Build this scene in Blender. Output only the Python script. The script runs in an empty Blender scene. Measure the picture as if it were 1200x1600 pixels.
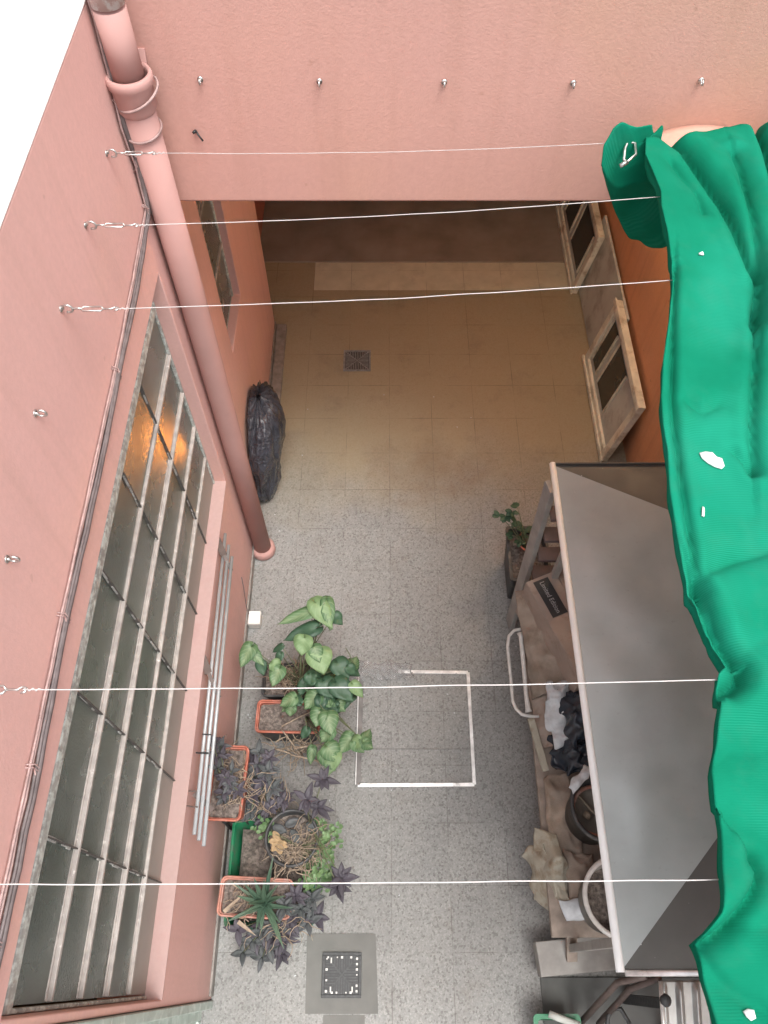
import bpy, bmesh, math, random
from mathutils import Vector, Matrix, noise
R = math.radians
S = bpy.context.scene
C = S.collection
H = 4.5                                     # eye height above the patio
F = 1212.0                                  # focal length in pixels of the 1200 x 1600 photo
# ---------------------------------------------------------------- camera
cam = bpy.data.cameras.new('camera')
cam.sensor_fit = 'VERTICAL'; cam.sensor_height = 24.0; cam.lens = 24.0 * F / 1600.0
cam.clip_start = 0.05; cam.clip_end = 500
co = bpy.data.objects.new('camera', cam); C.objects.link(co)
co.location = (0, 0, H); co.rotation_euler = (R(30.7), 0, 0)
S.camera = co
S.render.resolution_x = 768; S.render.resolution_y = 1024
# ---------------------------------------------------------------- sky and light
W = bpy.data.worlds.new('World'); S.world = W; W.use_nodes = True
nt = W.node_tree; bg = nt.nodes['Background']
sky = nt.nodes.new('ShaderNodeTexSky'); sky.sky_type = 'NISHITA'; sky.sun_disc = False
SUN_EL, SUN_AZ = R(73), R(142)
sky.sun_elevation = SUN_EL; sky.sun_rotation = SUN_AZ
sky.air_density = 1.0; sky.dust_density = 6.0; sky.ozone_density = 0.6
hs = nt.nodes.new('ShaderNodeHueSaturation'); hs.inputs['Saturation'].default_value = 0.30   # overcast
nt.links.new(sky.outputs[0], hs.inputs['Color']); nt.links.new(hs.outputs[0], bg.inputs['Color'])
bg.inputs['Strength'].default_value = 0.15
sl = bpy.data.lights.new('sun', 'SUN'); sl.energy = 0.85; sl.angle = R(28); sl.color = (1, 0.97, 0.93)
so = bpy.data.objects.new('sun', sl); C.objects.link(so)
sd = Vector((math.sin(SUN_AZ) * math.cos(SUN_EL), math.cos(SUN_AZ) * math.cos(SUN_EL), math.sin(SUN_EL)))
so.rotation_euler = sd.to_track_quat('Z', 'Y').to_euler(); so.location = (2, -2, 9)
S.view_settings.view_transform = 'Standard'; S.view_settings.look = 'None'
S.view_settings.gamma = 1; S.view_settings.exposure = 1.08

# ---------------------------------------------------------------- measuring helpers
def P(px, py, h=0.0):                      # point seen at photo pixel (px, py) at height h
    rz = 633.8 + .5105 * py; ry = 1306.6 - .8599 * py; D = H - h
    return Vector(((px - 600) / rz * D, ry / rz * D, h))
def PX(px, py, X):                         # same, on the plane x = X
    rz = 633.8 + .5105 * py; D = X * rz / (px - 600)
    return P(px, py, H - D)
def V(*a): return Vector(a)

# ---------------------------------------------------------------- mesh builder
ORG = {}
class MB:
    def __init__(s): s.v = []; s.f = []; s.uv = []; s.sm = True
    def add(s, vs, fs, uv=None):
        n = len(s.v); s.v += [Vector(p) for p in vs]; s.f += [tuple(i + n for i in f) for f in fs]
        s.uv += uv if uv else [(0.5, 0.5)] * len(vs)
    def box(s, x0, x1, y0, y1, z0, z1, M=None):
        vs = [V(x, y, z) for x in (x0, x1) for y in (y0, y1) for z in (z0, z1)]
        if M: vs = [M @ p for p in vs]
        s.add(vs, [(0,1,3,2),(4,6,7,5),(0,4,5,1),(2,3,7,6),(0,2,6,4),(1,5,7,3)])
        return s
    def bar(s, a, b, w, t, up=(0,0,1)):    # rectangular bar from a to b, w wide, t thick along up
        a = Vector(a); b = Vector(b); d = (b - a).normalized(); up = Vector(up)
        sx = d.cross(up).normalized(); u = sx.cross(d).normalized()
        vs = [p + sx * (i * w / 2) + u * (j * t / 2) for p in (a, b) for i in (-1, 1) for j in (-1, 1)]
        s.add(vs, [(0,1,3,2),(4,6,7,5),(0,4,5,1),(2,3,7,6),(0,2,6,4),(1,5,7,3)])
        return s
    def tube(s, pts, r, seg=8, closed=False, caps=True):
        pts = [Vector(p) for p in pts]; n = len(pts); rr = r if isinstance(r, (list, tuple)) else [r] * n
        vs = []; ref = None
        for i, p in enumerate(pts):
            if closed: d = pts[(i + 1) % n] - pts[i - 1]
            else: d = pts[min(i + 1, n - 1)] - pts[max(i - 1, 0)]
            d = d.normalized() if d.length > 1e-9 else V(0, 0, 1)
            if ref is None: ref = V(0, 0, 1) if abs(d.z) < .9 else V(1, 0, 0)
            a = (ref - d * ref.dot(d))
            a = a.normalized() if a.length > 1e-6 else d.orthogonal().normalized()
            ref = a; b = d.cross(a)
            for k in range(seg):
                t = 2 * math.pi * k / seg; vs.append(p + (a * math.cos(t) + b * math.sin(t)) * rr[i])
        fs = []
        for i in range(n if closed else n - 1):
            j = (i + 1) % n
            for k in range(seg):
                l = (k + 1) % seg; fs.append((i*seg+k, j*seg+k, j*seg+l, i*seg+l))
        if caps and not closed:
            fs.append(tuple(range(seg))); fs.append(tuple((n-1)*seg + k for k in reversed(range(seg))))
        s.add(vs, fs); return s
    def rev(s, prof, c, seg=32, sx=1, sy=1):           # (radius, z) profile turned about the vertical through c
        c = Vector(c); vs = []; m = len(prof)
        for r_, z in prof:
            for k in range(seg):
                t = 2 * math.pi * k / seg; vs.append(c + V(math.cos(t) * r_ * sx, math.sin(t) * r_ * sy, z))
        fs = [(i*seg+k, i*seg+(k+1)%seg, (i+1)*seg+(k+1)%seg, (i+1)*seg+k) for i in range(m-1) for k in range(seg)]
        s.add(vs, fs); return s
    def rrect(s, prof, c, ang=0, n=6):                 # profile of (half x, half y, corner radius, z) rounded rectangles
        c = Vector(c); vs = []; cnt = 4 * n; ca, sa = math.cos(ang), math.sin(ang)
        for hx, hy, cr, z in prof:
            for q in range(4):
                cx = (hx - cr) * (1 if q in (0, 3) else -1); cy = (hy - cr) * (1 if q in (0, 1) else -1)
                for k in range(n):
                    t = math.pi / 2 * (q + k / (n - 1)); x = cx + cr * math.cos(t); y = cy + cr * math.sin(t)
                    vs.append(c + V(x * ca - y * sa, x * sa + y * ca, z))
        m = len(prof)
        fs = [(i*cnt+k, i*cnt+(k+1)%cnt, (i+1)*cnt+(k+1)%cnt, (i+1)*cnt+k) for i in range(m-1) for k in range(cnt)]
        s.add(vs, fs); return s
    def grid(s, fn, nu, nv, uv=False):
        vs = [fn(i / nu, j / nv) for i in range(nu + 1) for j in range(nv + 1)]
        uvs = [(i / nu, j / nv) for i in range(nu + 1) for j in range(nv + 1)]
        s.add(vs, [(i*(nv+1)+j, (i+1)*(nv+1)+j, (i+1)*(nv+1)+j+1, i*(nv+1)+j+1) for i in range(nu) for j in range(nv)], uvs)
        return s
    def build(s, name, mat, parent=None, bevel=0, smooth=False, solid=0, fix=False, sub=0):
        if parent is None:
            xs = [p.x for p in s.v]; ys = [p.y for p in s.v]; zs = [p.z for p in s.v]
            o0 = V((min(xs)+max(xs))/2, (min(ys)+max(ys))/2, min(zs))
        else: o0 = ORG[parent.name]
        me = bpy.data.meshes.new(name); me.from_pydata([p - o0 for p in s.v], [], s.f)
        ul = me.uv_layers.new(name='uv')
        for l in me.loops: ul.data[l.index].uv = s.uv[l.vertex_index]
        bm = bmesh.new(); bm.from_mesh(me)
        if fix: bmesh.ops.remove_doubles(bm, verts=bm.verts, dist=1e-5)
        bmesh.ops.recalc_face_normals(bm, faces=bm.faces); bm.to_mesh(me); bm.free()
        if smooth:
            for p in me.polygons: p.use_smooth = True
        me.materials.append(mat)
        o = bpy.data.objects.new(name, me); C.objects.link(o)
        if parent is None: o.location = o0
        else: o.parent = parent
        ORG[o.name] = o0
        if solid:
            m = o.modifiers.new('solid', 'SOLIDIFY'); m.thickness = solid; m.offset = 0
        if bevel:
            m = o.modifiers.new('bevel', 'BEVEL'); m.width = bevel; m.segments = 2; m.limit_method = 'ANGLE'; m.angle_limit = R(40)
            for p in me.polygons: p.use_smooth = True
            m.harden_normals = True
        if sub:
            m = o.modifiers.new('sub', 'SUBSURF'); m.levels = m.render_levels = sub
        return o
def tag(o, label=None, cat=None, group=None, kind=None):
    if label: o['label'] = label
    if cat: o['category'] = cat
    if group: o['group'] = group
    if kind: o['kind'] = kind
    return o
def thing(name, label, cat, loc, group=None):
    o = bpy.data.objects.new(name, None); C.objects.link(o); o.location = loc; o.empty_display_size = .05
    ORG[o.name] = Vector(loc); return tag(o, label, cat, group)
def dup(root, loc, label):
    r = root.copy(); C.objects.link(r); r.location = loc; r['label'] = label
    for ch in root.children:
        c = ch.copy(); C.objects.link(c); c.parent = r
    return r

# ---------------------------------------------------------------- materials
class N:
    def __init__(s, name):
        s.m = bpy.data.materials.new(name); s.m.use_nodes = True; s.t = s.m.node_tree
        s.b = s.t.nodes['Principled BSDF']; s.out = s.t.nodes['Material Output']
        s.tc = s.t.nodes.new('ShaderNodeTexCoord')
        geo = s.t.nodes.new('ShaderNodeNewGeometry'); s.pos = geo.outputs['Position']; s.geo = geo
    def n(s, ty, **kw):
        x = s.t.nodes.new(ty)
        for k, v in kw.items():
            if k in x.inputs.keys() if isinstance(k, str) else False: x.inputs[k].default_value = v
            else: setattr(x, k, v)
        return x
    def l(s, a, b): s.t.links.new(a, b)
    def noise(s, scale, detail=3, rough=.55, vec=None, dist=0):
        x = s.n('ShaderNodeTexNoise'); x.inputs['Scale'].default_value = scale; x.inputs['Detail'].default_value = detail
        x.inputs['Roughness'].default_value = rough; x.inputs['Distortion'].default_value = dist
        s.l(vec or s.pos, x.inputs['Vector']); return x.outputs['Fac']
    def ramp(s, fac, stops):
        x = s.n('ShaderNodeValToRGB'); e = x.color_ramp.elements
        while len(e) < len(stops): e.new(.5)
        for el, (p, c) in zip(e, stops):
            el.position = p; el.color = (*c, 1) if not isinstance(c, (int, float)) else (c, c, c, 1)
        s.l(fac, x.inputs[0]); return x.outputs[0]
    def mix(s, fac, a, b, mode='MIX'):
        x = s.n('ShaderNodeMix'); x.data_type = 'RGBA'; x.blend_type = mode
        for i, val in ((0, fac), (6, a), (7, b)):
            if isinstance(val, bpy.types.NodeSocket): s.l(val, x.inputs[i])
            elif i == 0: x.inputs[0].default_value = val
            else: x.inputs[i].default_value = (*val, 1)
        return x.outputs[2]
    def math(s, op, a, b=None, c=None):
        x = s.n('ShaderNodeMath'); x.operation = op
        for i, val in enumerate((a, b, c)):
            if val is None: continue
            if isinstance(val, bpy.types.NodeSocket): s.l(val, x.inputs[i])
            else: x.inputs[i].default_value = val
        return x.outputs[0]
    def bump(s, h, strength, dist=.01, prev=None):
        x = s.n('ShaderNodeBump'); x.inputs['Strength'].default_value = strength; x.inputs['Distance'].default_value = dist
        s.l(h, x.inputs['Height'])
        if prev: s.l(prev, x.inputs['Normal'])
        s.l(x.outputs[0], s.b.inputs['Normal']); return x.outputs[0]
    def col(s, c): 
        if isinstance(c, bpy.types.NodeSocket): s.l(c, s.b.inputs['Base Color'])
        else: s.b.inputs['Base Color'].default_value = (*c, 1)
    def set(s, **kw):
        for k, v in kw.items():
            k = {'rough': 'Roughness', 'metal': 'Metallic', 'spec': 'Specular IOR Level', 'trans': 'Transmission Weight', 'ior': 'IOR', 'coat': 'Coat Weight'}[k]
            if isinstance(v, bpy.types.NodeSocket): s.l(v, s.b.inputs[k])
            else: s.b.inputs[k].default_value = v
        return s

def simple(name, c, rough=.6, metal=0, var=.25, scale=12, spec=.5, bump=0, bscale=80, dirt=None, dscale=6, dlo=.5, dhi=.7):
    m = N(name); d = tuple(x * (1 - var) for x in c); u = tuple(min(1, x * (1 + var * .6)) for x in c)
    base = m.ramp(m.noise(scale, 4), [(.3, d), (.7, u)])
    if dirt: base = m.mix(m.ramp(m.noise(dscale, 6, .65), [(dlo, 0), (dhi, 1)]), base, dirt)
    m.col(base); m.set(rough=rough, metal=metal, spec=spec)
    if bump: m.bump(m.noise(bscale, 4, .6), bump, .004)
    return m.m

def stucco(name, c1, c2, c3, dirtc, bs=.55):
    m = N(name)
    base = m.ramp(m.noise(.9, 3, .5), [(.35, c1), (.55, c2), (.72, c3)])
    base = m.mix(m.ramp(m.noise(55, 5, .6), [(.3, .0), (.75, .28)]), base, tuple(x * .72 for x in c2))
    sp = m.ramp(m.noise(19, 2, .4), [(.76, 0), (.79, 1)])
    base = m.mix(m.math('MULTIPLY', sp, .45), base, dirtc)
    st = m.n('ShaderNodeMapping'); st.inputs['Scale'].default_value = (14, 14, .8); m.l(m.pos, st.inputs['Vector'])
    streak = m.ramp(m.noise(1, 4, .6, vec=st.outputs[0]), [(.5, 0), (.8, .30)])
    base = m.mix(streak, base, dirtc)
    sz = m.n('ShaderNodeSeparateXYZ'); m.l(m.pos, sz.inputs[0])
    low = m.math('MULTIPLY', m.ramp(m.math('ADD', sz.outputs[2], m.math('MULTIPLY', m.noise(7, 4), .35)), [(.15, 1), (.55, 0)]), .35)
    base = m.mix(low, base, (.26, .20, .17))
    m.col(base); m.set(rough=.85, spec=.2)
    v = m.n('ShaderNodeTexVoronoi'); v.inputs['Scale'].default_value = 150; v.feature = 'SMOOTH_F1'
    wv = m.n('ShaderNodeMapping'); m.l(m.pos, wv.inputs['Vector']); m.l(wv.outputs[0], v.inputs['Vector'])
    h = m.math('ADD', m.math('MULTIPLY', v.outputs['Distance'], -.35), m.noise(110, 4, .6))
    m.bump(h, bs, .003)
    return m.m

M = {}
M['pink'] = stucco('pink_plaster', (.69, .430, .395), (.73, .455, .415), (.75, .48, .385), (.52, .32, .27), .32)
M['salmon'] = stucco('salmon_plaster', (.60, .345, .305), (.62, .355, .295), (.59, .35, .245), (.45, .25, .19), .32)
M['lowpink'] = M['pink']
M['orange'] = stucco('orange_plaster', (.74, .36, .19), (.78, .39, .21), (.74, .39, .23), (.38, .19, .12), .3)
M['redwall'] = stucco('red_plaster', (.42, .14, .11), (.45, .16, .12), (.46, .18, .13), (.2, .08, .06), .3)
M['white_roof'] = simple('white_roof_coating', (.86, .86, .84), .8, var=.03)
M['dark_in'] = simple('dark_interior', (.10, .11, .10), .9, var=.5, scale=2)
M['ceil'] = simple('ceiling_paint', (.35, .31, .27), .9, var=.1)
M['pipe'] = simple('painted_pipe', (.47, .275, .25), .85, var=.06, scale=5, bump=.15, bscale=40, dirt=(.48, .28, .25), dscale=5, dlo=.6, dhi=.8)
M['pipe_worn'] = simple('worn_pipe', (.62, .46, .42), .8, var=.15, scale=20, dirt=(.75,.72,.70), dscale=30, dlo=.5, dhi=.6)
M['cable_pink'] = simple('cable_painted', (.40, .28, .265), .6, var=.3, scale=30)
M['cable_grey'] = simple('cable_grey', (.15, .125, .125), .6, var=.3, scale=30)
M['frame'] = simple('window_frame_paint', (.38, .39, .37), .55, var=.35, scale=25, bump=.3, dirt=(.62, .68, .64), dscale=40, dlo=.45, dhi=.6)
M['bar'] = simple('glazing_bar_paint', (.40, .37, .345), .5, var=.25, scale=30, dirt=(.66, .64, .61), dscale=34, dlo=.6, dhi=.72)
M['putty'] = simple('broken_putty', (.42, .42, .40), .8, var=.3, scale=60, dirt=(.2, .19, .18), dscale=45, dlo=.55, dhi=.6)
M['gap'] = simple('joint_rust', (.10, .092, .085), .85, var=.4, scale=60)
M['greypane'] = simple('dusty_pane', (.33, .305, .28), .6, var=.12, scale=3)
M['greendoor'] = simple('pale_green_paint', (.42, .50, .45), .5, var=.25, scale=9, dirt=(.62, .68, .64), dscale=20)
M['sill'] = stucco('sill_plaster', (.42, .30, .28), (.46, .32, .30), (.46, .325, .30), (.40, .22, .2), .2)
M['steel'] = simple('galvanised_steel', (.62, .62, .60), .35, metal=.9, var=.3, scale=40)
M['chrome'] = simple('rod_steel', (.40, .42, .43), .4, metal=.25, var=.1, scale=20)
M['brownmetal'] = simple('brown_bracket', (.12, .09, .08), .6, metal=.0, var=.3, scale=30)
M['wire'] = simple('plastic_line', (.52, .50, .49), .5, var=.05)
M['black'] = simple('black_plastic', (.022, .024, .026), .42, var=.3)
M['blackpot'] = simple('dark_pot_plastic', (.045, .048, .05), .5, var=.4, scale=18, dirt=(.12, .11, .10), dscale=12)
M['terra'] = simple('terracotta_plastic', (.40, .12, .075), .55, var=.25, scale=22, dirt=(.48, .24, .19), dscale=16)
M['terra2'] = simple('faded_terracotta', (.42, .19, .14), .6, var=.25, scale=22, dirt=(.45, .31, .27), dscale=16)
M['green_pl'] = simple('green_plastic', (.015, .19, .085), .35, var=.25, scale=9, dirt=(.10, .13, .10), dscale=14, dlo=.55)
M['soil'] = simple('dry_soil', (.15, .125, .11), .95, var=.6, scale=60, bump=1.0, bscale=90, dirt=(.26, .22, .19), dscale=45, dlo=.5, dhi=.65)
M['cream'] = simple('cream_paint', (.78, .77, .66), .5, var=.15, scale=10, dirt=(.38, .33, .24), dscale=8)
M['panel'] = simple('grey_board', (.55, .58, .54), .6, var=.15, scale=4, dirt=(.3, .3, .28), dscale=5)
M['glass_dark'] = simple('old_glass', (.05, .055, .05), .15, var=.3, scale=5)
M['wood'] = simple('grey_wood', (.30, .25, .21), .8, var=.3, scale=14, bump=.3, bscale=60)
M['greywood'] = simple('grey_painted_wood', (.33, .32, .30), .7, var=.2, scale=12, bump=.2)
M['rose'] = simple('dusty_rose_board', (.13, .10, .10), .8, var=.25, scale=9)
M['burlap'] = simple('burlap', (.33, .27, .22), .95, var=.25, scale=8, bump=.6, bscale=250, dirt=(.20, .15, .11), dscale=9, dlo=.5, dhi=.75)
M['sack'] = simple('dusty_sack', (.40, .37, .30), .9, var=.2, scale=8, bump=.5, bscale=120, dirt=(.24, .18, .12), dscale=14, dlo=.5, dhi=.7)
M['card'] = simple('cardboard', (.35, .28, .235), .9, var=.15, scale=7, dirt=(.24, .17, .13), dscale=12, dlo=.55, dhi=.75)
M['label_dark'] = simple('label_ink', (.03, .032, .034), .6, var=.15)
M['label_white'] = simple('label_lettering', (.38, .38, .38), .6, var=.05)
M['white_pl'] = simple('white_plastic', (.66, .65, .62), .45, var=.15, scale=25)
M['cloth_white'] = simple('pale_cloth', (.55, .58, .60), .8, var=.25, scale=20, bump=.4)
M['alu'] = simple('aluminium_strip', (.80, .80, .79), .38, metal=.6, var=.35, scale=14, dirt=(.35, .33, .31), dscale=18, dlo=.58, dhi=.7)
M['alu_dark'] = simple('dull_aluminium_strip', (.20, .19, .185), .5, metal=.3, var=.35, scale=14)
M['iron'] = simple('cast_iron', (.065, .068, .07), .55, metal=.3, var=.4, scale=60)
M['irongrey'] = simple('grey_iron', (.26, .27, .27), .6, var=.3, scale=60)
M['concrete'] = simple('smooth_concrete', (.17, .172, .162), .85, var=.12, scale=9, bump=.15)
M['white_trim'] = simple('white_trim', (.93, .94, .93), .35, var=.06)
M['galv'] = simple('ribbed_galvanised', (.48, .50, .50), .35, metal=.75, var=.25, scale=8)
M['mat'] = simple('shaded_floor_grey', (.13, .135, .13), .9, var=.3, scale=5)  # tone standing in for shaded, dirty floor
M['scrap'] = simple('white_scrap', (.85, .83, .84), .7, var=.05)
M['tin_dark'] = simple('blue_black_bag_plastic', (.03, .04, .055), .25, var=.4, scale=15)
M['bulb'] = simple('frosted_glass', (.8, .7, .5), .4)

def mk_bag():
    m = N('trash_bag'); m.col(m.ramp(m.noise(9, 4), [(.3, (.03, .033, .045)), (.75, (.07, .075, .095))]))
    m.set(rough=.17, coat=.3); m.bump(m.noise(16, 4, .6, dist=1.5), .9, .03); return m.m
M['bag'] = mk_bag()
def mk_clear():
    m = N('clear_film'); m.col((.95, .95, .95)); m.set(rough=.12, trans=.85, ior=1.3)
    m.bump(m.noise(60, 4), .6, .01); return m.m
M['clear'] = mk_clear()
def mk_glass():
    m = N('textured_glass')
    m.col(m.ramp(m.noise(2.2, 3), [(.3, (.26, .32, .29)), (.7, (.46, .52, .48))])); m.set(rough=m.ramp(m.noise(3.5, 3), [(.35, .16), (.7, .40)]), trans=.78, ior=1.45, spec=.45)
    v = m.n('ShaderNodeTexVoronoi'); v.inputs['Scale'].default_value = 130; m.l(m.pos, v.inputs['Vector'])
    m.bump(m.math('ADD', v.outputs['Distance'], m.math('MULTIPLY', m.noise(12, 3), .3)), .30, .003)
    return m.m
M['glass'] = mk_glass()
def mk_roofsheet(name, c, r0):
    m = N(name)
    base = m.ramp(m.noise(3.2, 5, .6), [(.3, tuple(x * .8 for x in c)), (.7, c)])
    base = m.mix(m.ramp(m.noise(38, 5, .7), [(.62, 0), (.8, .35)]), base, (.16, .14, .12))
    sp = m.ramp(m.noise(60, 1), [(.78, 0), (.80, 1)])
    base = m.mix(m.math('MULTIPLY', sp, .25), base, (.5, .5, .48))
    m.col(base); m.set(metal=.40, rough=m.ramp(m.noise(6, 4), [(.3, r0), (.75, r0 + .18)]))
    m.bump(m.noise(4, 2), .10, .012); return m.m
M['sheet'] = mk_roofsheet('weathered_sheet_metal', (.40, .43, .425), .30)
M['sheet_end'] = mk_roofsheet('shade_toned_sheet_metal', (.115, .115, .11), .6)  # roof ends: their shade is put into a darker sheet colour

def mk_floor():
    m = N('terrazzo_tiles'); T = .307
    sx = m.n('ShaderNodeSeparateXYZ'); m.l(m.pos, sx.inputs[0]); x, y = sx.outputs[0], sx.outputs[1]
    def cell(a, off):
        t = m.math('DIVIDE', m.math('SUBTRACT', a, off), T); return t, m.math('ABSOLUTE', m.math('SUBTRACT', m.math('FRACT', t), .5))
    tx, dx = cell(x, .04 - 40 * T); ty, dy = cell(y, .087 - 40 * T)
    seam = m.math('GREATER_THAN', m.math('MAXIMUM', dx, dy), .5 - .0065)
    seamw = m.math('MULTIPLY', seam, m.ramp(m.noise(3.3, 3), [(.40, .0), (.68, .62)]))
    cmb = m.n('ShaderNodeCombineXYZ'); m.l(m.math('FLOOR', tx), cmb.inputs[0]); m.l(m.math('FLOOR', ty), cmb.inputs[1])
    wn = m.n('ShaderNodeTexWhiteNoise'); m.l(cmb.outputs[0], wn.inputs['Vector'])
    tone = m.ramp(wn.outputs['Value'], [(0, (.268, .272, .266)), (1, (.300, .304, .296))])
    vo = m.n('ShaderNodeTexVoronoi'); vo.inputs['Scale'].default_value = 115; m.l(m.pos, vo.inputs['Vector'])
    bw = m.n('ShaderNodeRGBToBW'); m.l(vo.outputs['Color'], bw.inputs[0])
    chip = m.ramp(bw.outputs[0], [(.18, (.56, .56, .56)), (.30, (.91, .93, .93)), (.62, (1.03, 1.03, 1.03)), (.80, (1.24, 1.24, 1.23))])
    base = m.mix(.85, tone, chip, 'MULTIPLY')
    base = m.mix(m.ramp(m.noise(130, 4, .7), [(.35, .38), (.6, 0)]), base, (.13, .12, .11))
    big = m.ramp(m.noise(1.3, 5, .6), [(.35, .22), (.65, 0)])
    base = m.mix(big, base, (.15, .14, .125))
    # old wear: smoother browner tiles under the overhang, pale row at the threshold, brown stain
    far = m.math('MULTIPLY', m.math('SUBTRACT', m.math('ADD', y, m.math('MULTIPLY', m.noise(2.2, 5), .8)), 2.95), 1.0)
    farc = m.math('MINIMUM', m.math('MAXIMUM', far, 0), .75)
    base = m.mix(farc, base, (.39, .33, .205))
    row = m.math('MULTIPLY', m.math('GREATER_THAN', y, .087 + 15.25 * T), m.math('MULTIPLY', m.math('GREATER_THAN', x, -.57), .85))
    base = m.mix(row, base, m.ramp(m.noise(9, 3), [(.3, (.56, .55, .43)), (.7, (.68, .66, .53))]))
    sx_ = m.math('DIVIDE', m.math('SUBTRACT', x, .30), .85); sy_ = m.math('DIVIDE', m.math('SUBTRACT', y, 3.0), .50)
    rad = m.math('ADD', m.math('ADD', m.math('MULTIPLY', sx_, sx_), m.math('MULTIPLY', sy_, sy_)), m.math('MULTIPLY', m.noise(4.5, 6, .7), 1.3))
    base = m.mix(m.ramp(rad, [(.45, .5), (1.15, 0)]), base, (.21, .13, .07))
    base = m.mix(m.ramp(m.noise(3.4, 7, .72), [(.54, 0), (.74, .42)]), base, (.17, .15, .13))
    base = m.mix(seamw, base, (.055, .045, .038))
    m.col(base); m.set(rough=m.ramp(m.noise(5, 3), [(.3, .45), (.7, .7)]), spec=.4)
    m.bump(m.math('SUBTRACT', m.noise(120, 3), m.math('MULTIPLY', seam, 1.5)), .25, .003)
    return m.m
M['floor'] = mk_floor()
M['inner'] = simple('dark_inner_floor', (.27, .235, .20), .8, var=.25, scale=3)
M['skirt'] = simple('grey_skirting', (.27, .25, .23), .7, var=.3, scale=20)

def mk_tarp():
    m = N('green_shade_cloth')
    base = m.ramp(m.noise(5, 4), [(.3, (.002, .175, .096)), (.7, (.004, .22, .125))])
    base = m.mix(m.ramp(m.noise(3.1, 3, .5), [(.47, 0), (.60, .5)]), base, (.007, .255, .16))
    w = m.n('ShaderNodeTexWave'); w.wave_type = 'BANDS'; w.bands_direction = 'Y'; w.inputs['Scale'].default_value = 70
    w.inputs['Distortion'].default_value = .9; m.l(m.pos, w.inputs['Vector'])
    base = m.mix(m.ramp(m.noise(11, 6, .7), [(.5, 0), (.8, .25)]), base, (.05, .20, .13))
    pat = m.ramp(m.noise(3.0, 2), [(.45, 0), (.6, .45)])
    base = m.mix(m.math('MULTIPLY', m.math('MULTIPLY', w.outputs['Fac'], pat), .8), base, (.03, .36, .24))
    m.col(base); m.set(rough=.9, spec=.12)
    m.bump(m.math('ADD', m.math('MULTIPLY', w.outputs['Fac'], .10), m.noise(14, 4)), .30, .006)
    tr = m.n('ShaderNodeBsdfTranslucent'); m.l(base, tr.inputs['Color'])
    mx = m.n('ShaderNodeMixShader'); mx.inputs[0].default_value = .22
    m.l(m.b.outputs[0], mx.inputs[1]); m.l(tr.outputs[0], mx.inputs[2]); m.l(mx.outputs[0], m.out.inputs['Surface'])
    return m.m
M['tarp'] = mk_tarp()
def mk_leaf(name, dark, light, vein, rough=.4, vscale=1.0):
    m = N(name); uv = m.n('ShaderNodeUVMap'); uv.uv_map = 'uv'
    sp = m.n('ShaderNodeSeparateXYZ'); m.l(uv.outputs[0], sp.inputs[0])
    mid = m.math('ABSOLUTE', m.math('SUBTRACT', sp.outputs[0], .5))
    base = m.ramp(m.noise(9, 3), [(.35, dark), (.68, light)])
    if vein:
        k = m.ramp(mid, [(0, 1), (.05, .7), (.22, .25), (.45, 0)])
        ribs = m.math('SINE', m.math('ADD', m.math('MULTIPLY', sp.outputs[1], 34), m.math('MULTIPLY', mid, -26)))
        rb = m.math('MULTIPLY', m.ramp(ribs, [(.6, 0), (.95, 1)]), .45)
        base = m.mix(m.math('MULTIPLY', m.math('MINIMUM', m.math('ADD', k, rb), 1.0), .8 * vscale), base, vein)
    m.col(base); m.set(rough=rough)
    tr = m.n('ShaderNodeBsdfTranslucent'); m.l(base, tr.inputs['Color'])
    mx = m.n('ShaderNodeMixShader'); mx.inputs[0].default_value = .18
    m.l(m.b.outputs[0], mx.inputs[1]); m.l(tr.outputs[0], mx.inputs[2]); m.l(mx.outputs[0], m.out.inputs['Surface'])
    return m.m
M['lf_mid'] = mk_leaf('arrowhead_leaf', (.065, .145, .06), (.11, .21, .09), (.27, .35, .20), .55)
M['lf_pale'] = mk_leaf('pale_arrowhead_leaf', (.15, .25, .11), (.22, .33, .15), (.33, .44, .24), .55, .5)
M['lf_dark'] = mk_leaf('dark_arrowhead_leaf', (.03, .08, .045), (.055, .12, .065), (.10, .17, .10), .5, .5)
M['lf_purple'] = mk_leaf('purple_leaf', (.038, .033, .044), (.075, .066, .086), (.10, .09, .11), .55, .5)
M['lf_purplegreen'] = mk_leaf('slate_leaf', (.04, .048, .05), (.08, .085, .095), (.10, .12, .11), .55, .5)
M['lf_small'] = mk_leaf('small_green_leaf', (.085, .17, .065), (.16, .27, .11), None, .5)
M['lf_aloe'] = mk_leaf('aloe_leaf', (.055, .11, .075), (.11, .17, .11), (.13, .21, .14), .4, .4)
M['lf_dry'] = simple('dry_leaf', (.34, .24, .13), .8, var=.35, scale=40)
M['stem'] = simple('plant_stem', (.13, .15, .08), .6, var=.4, scale=30)
M['dry'] = simple('dry_twig', (.34, .27, .20), .85, var=.35, scale=40)

# ---------------------------------------------------------------- setting: ground, walls
o = MB().add([V(-30,-30,0), V(30,-30,0), V(30,30,0), V(-30,30,0)], [(0,1,2,3)])
g = MB(); g.add([V(-30,-30,0), V(30,-30,0), V(30,30,0), V(-30,30,0)], [(0,1,2,3)])
fl = g.build('floor', M['floor']); tag(fl, kind='structure')
inn = MB().box(-1.05, 1.72, 5.09, 7.0, -.05, .012).build('inner_floor', M['inner'], bevel=.004); tag(inn, kind='structure')

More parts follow.
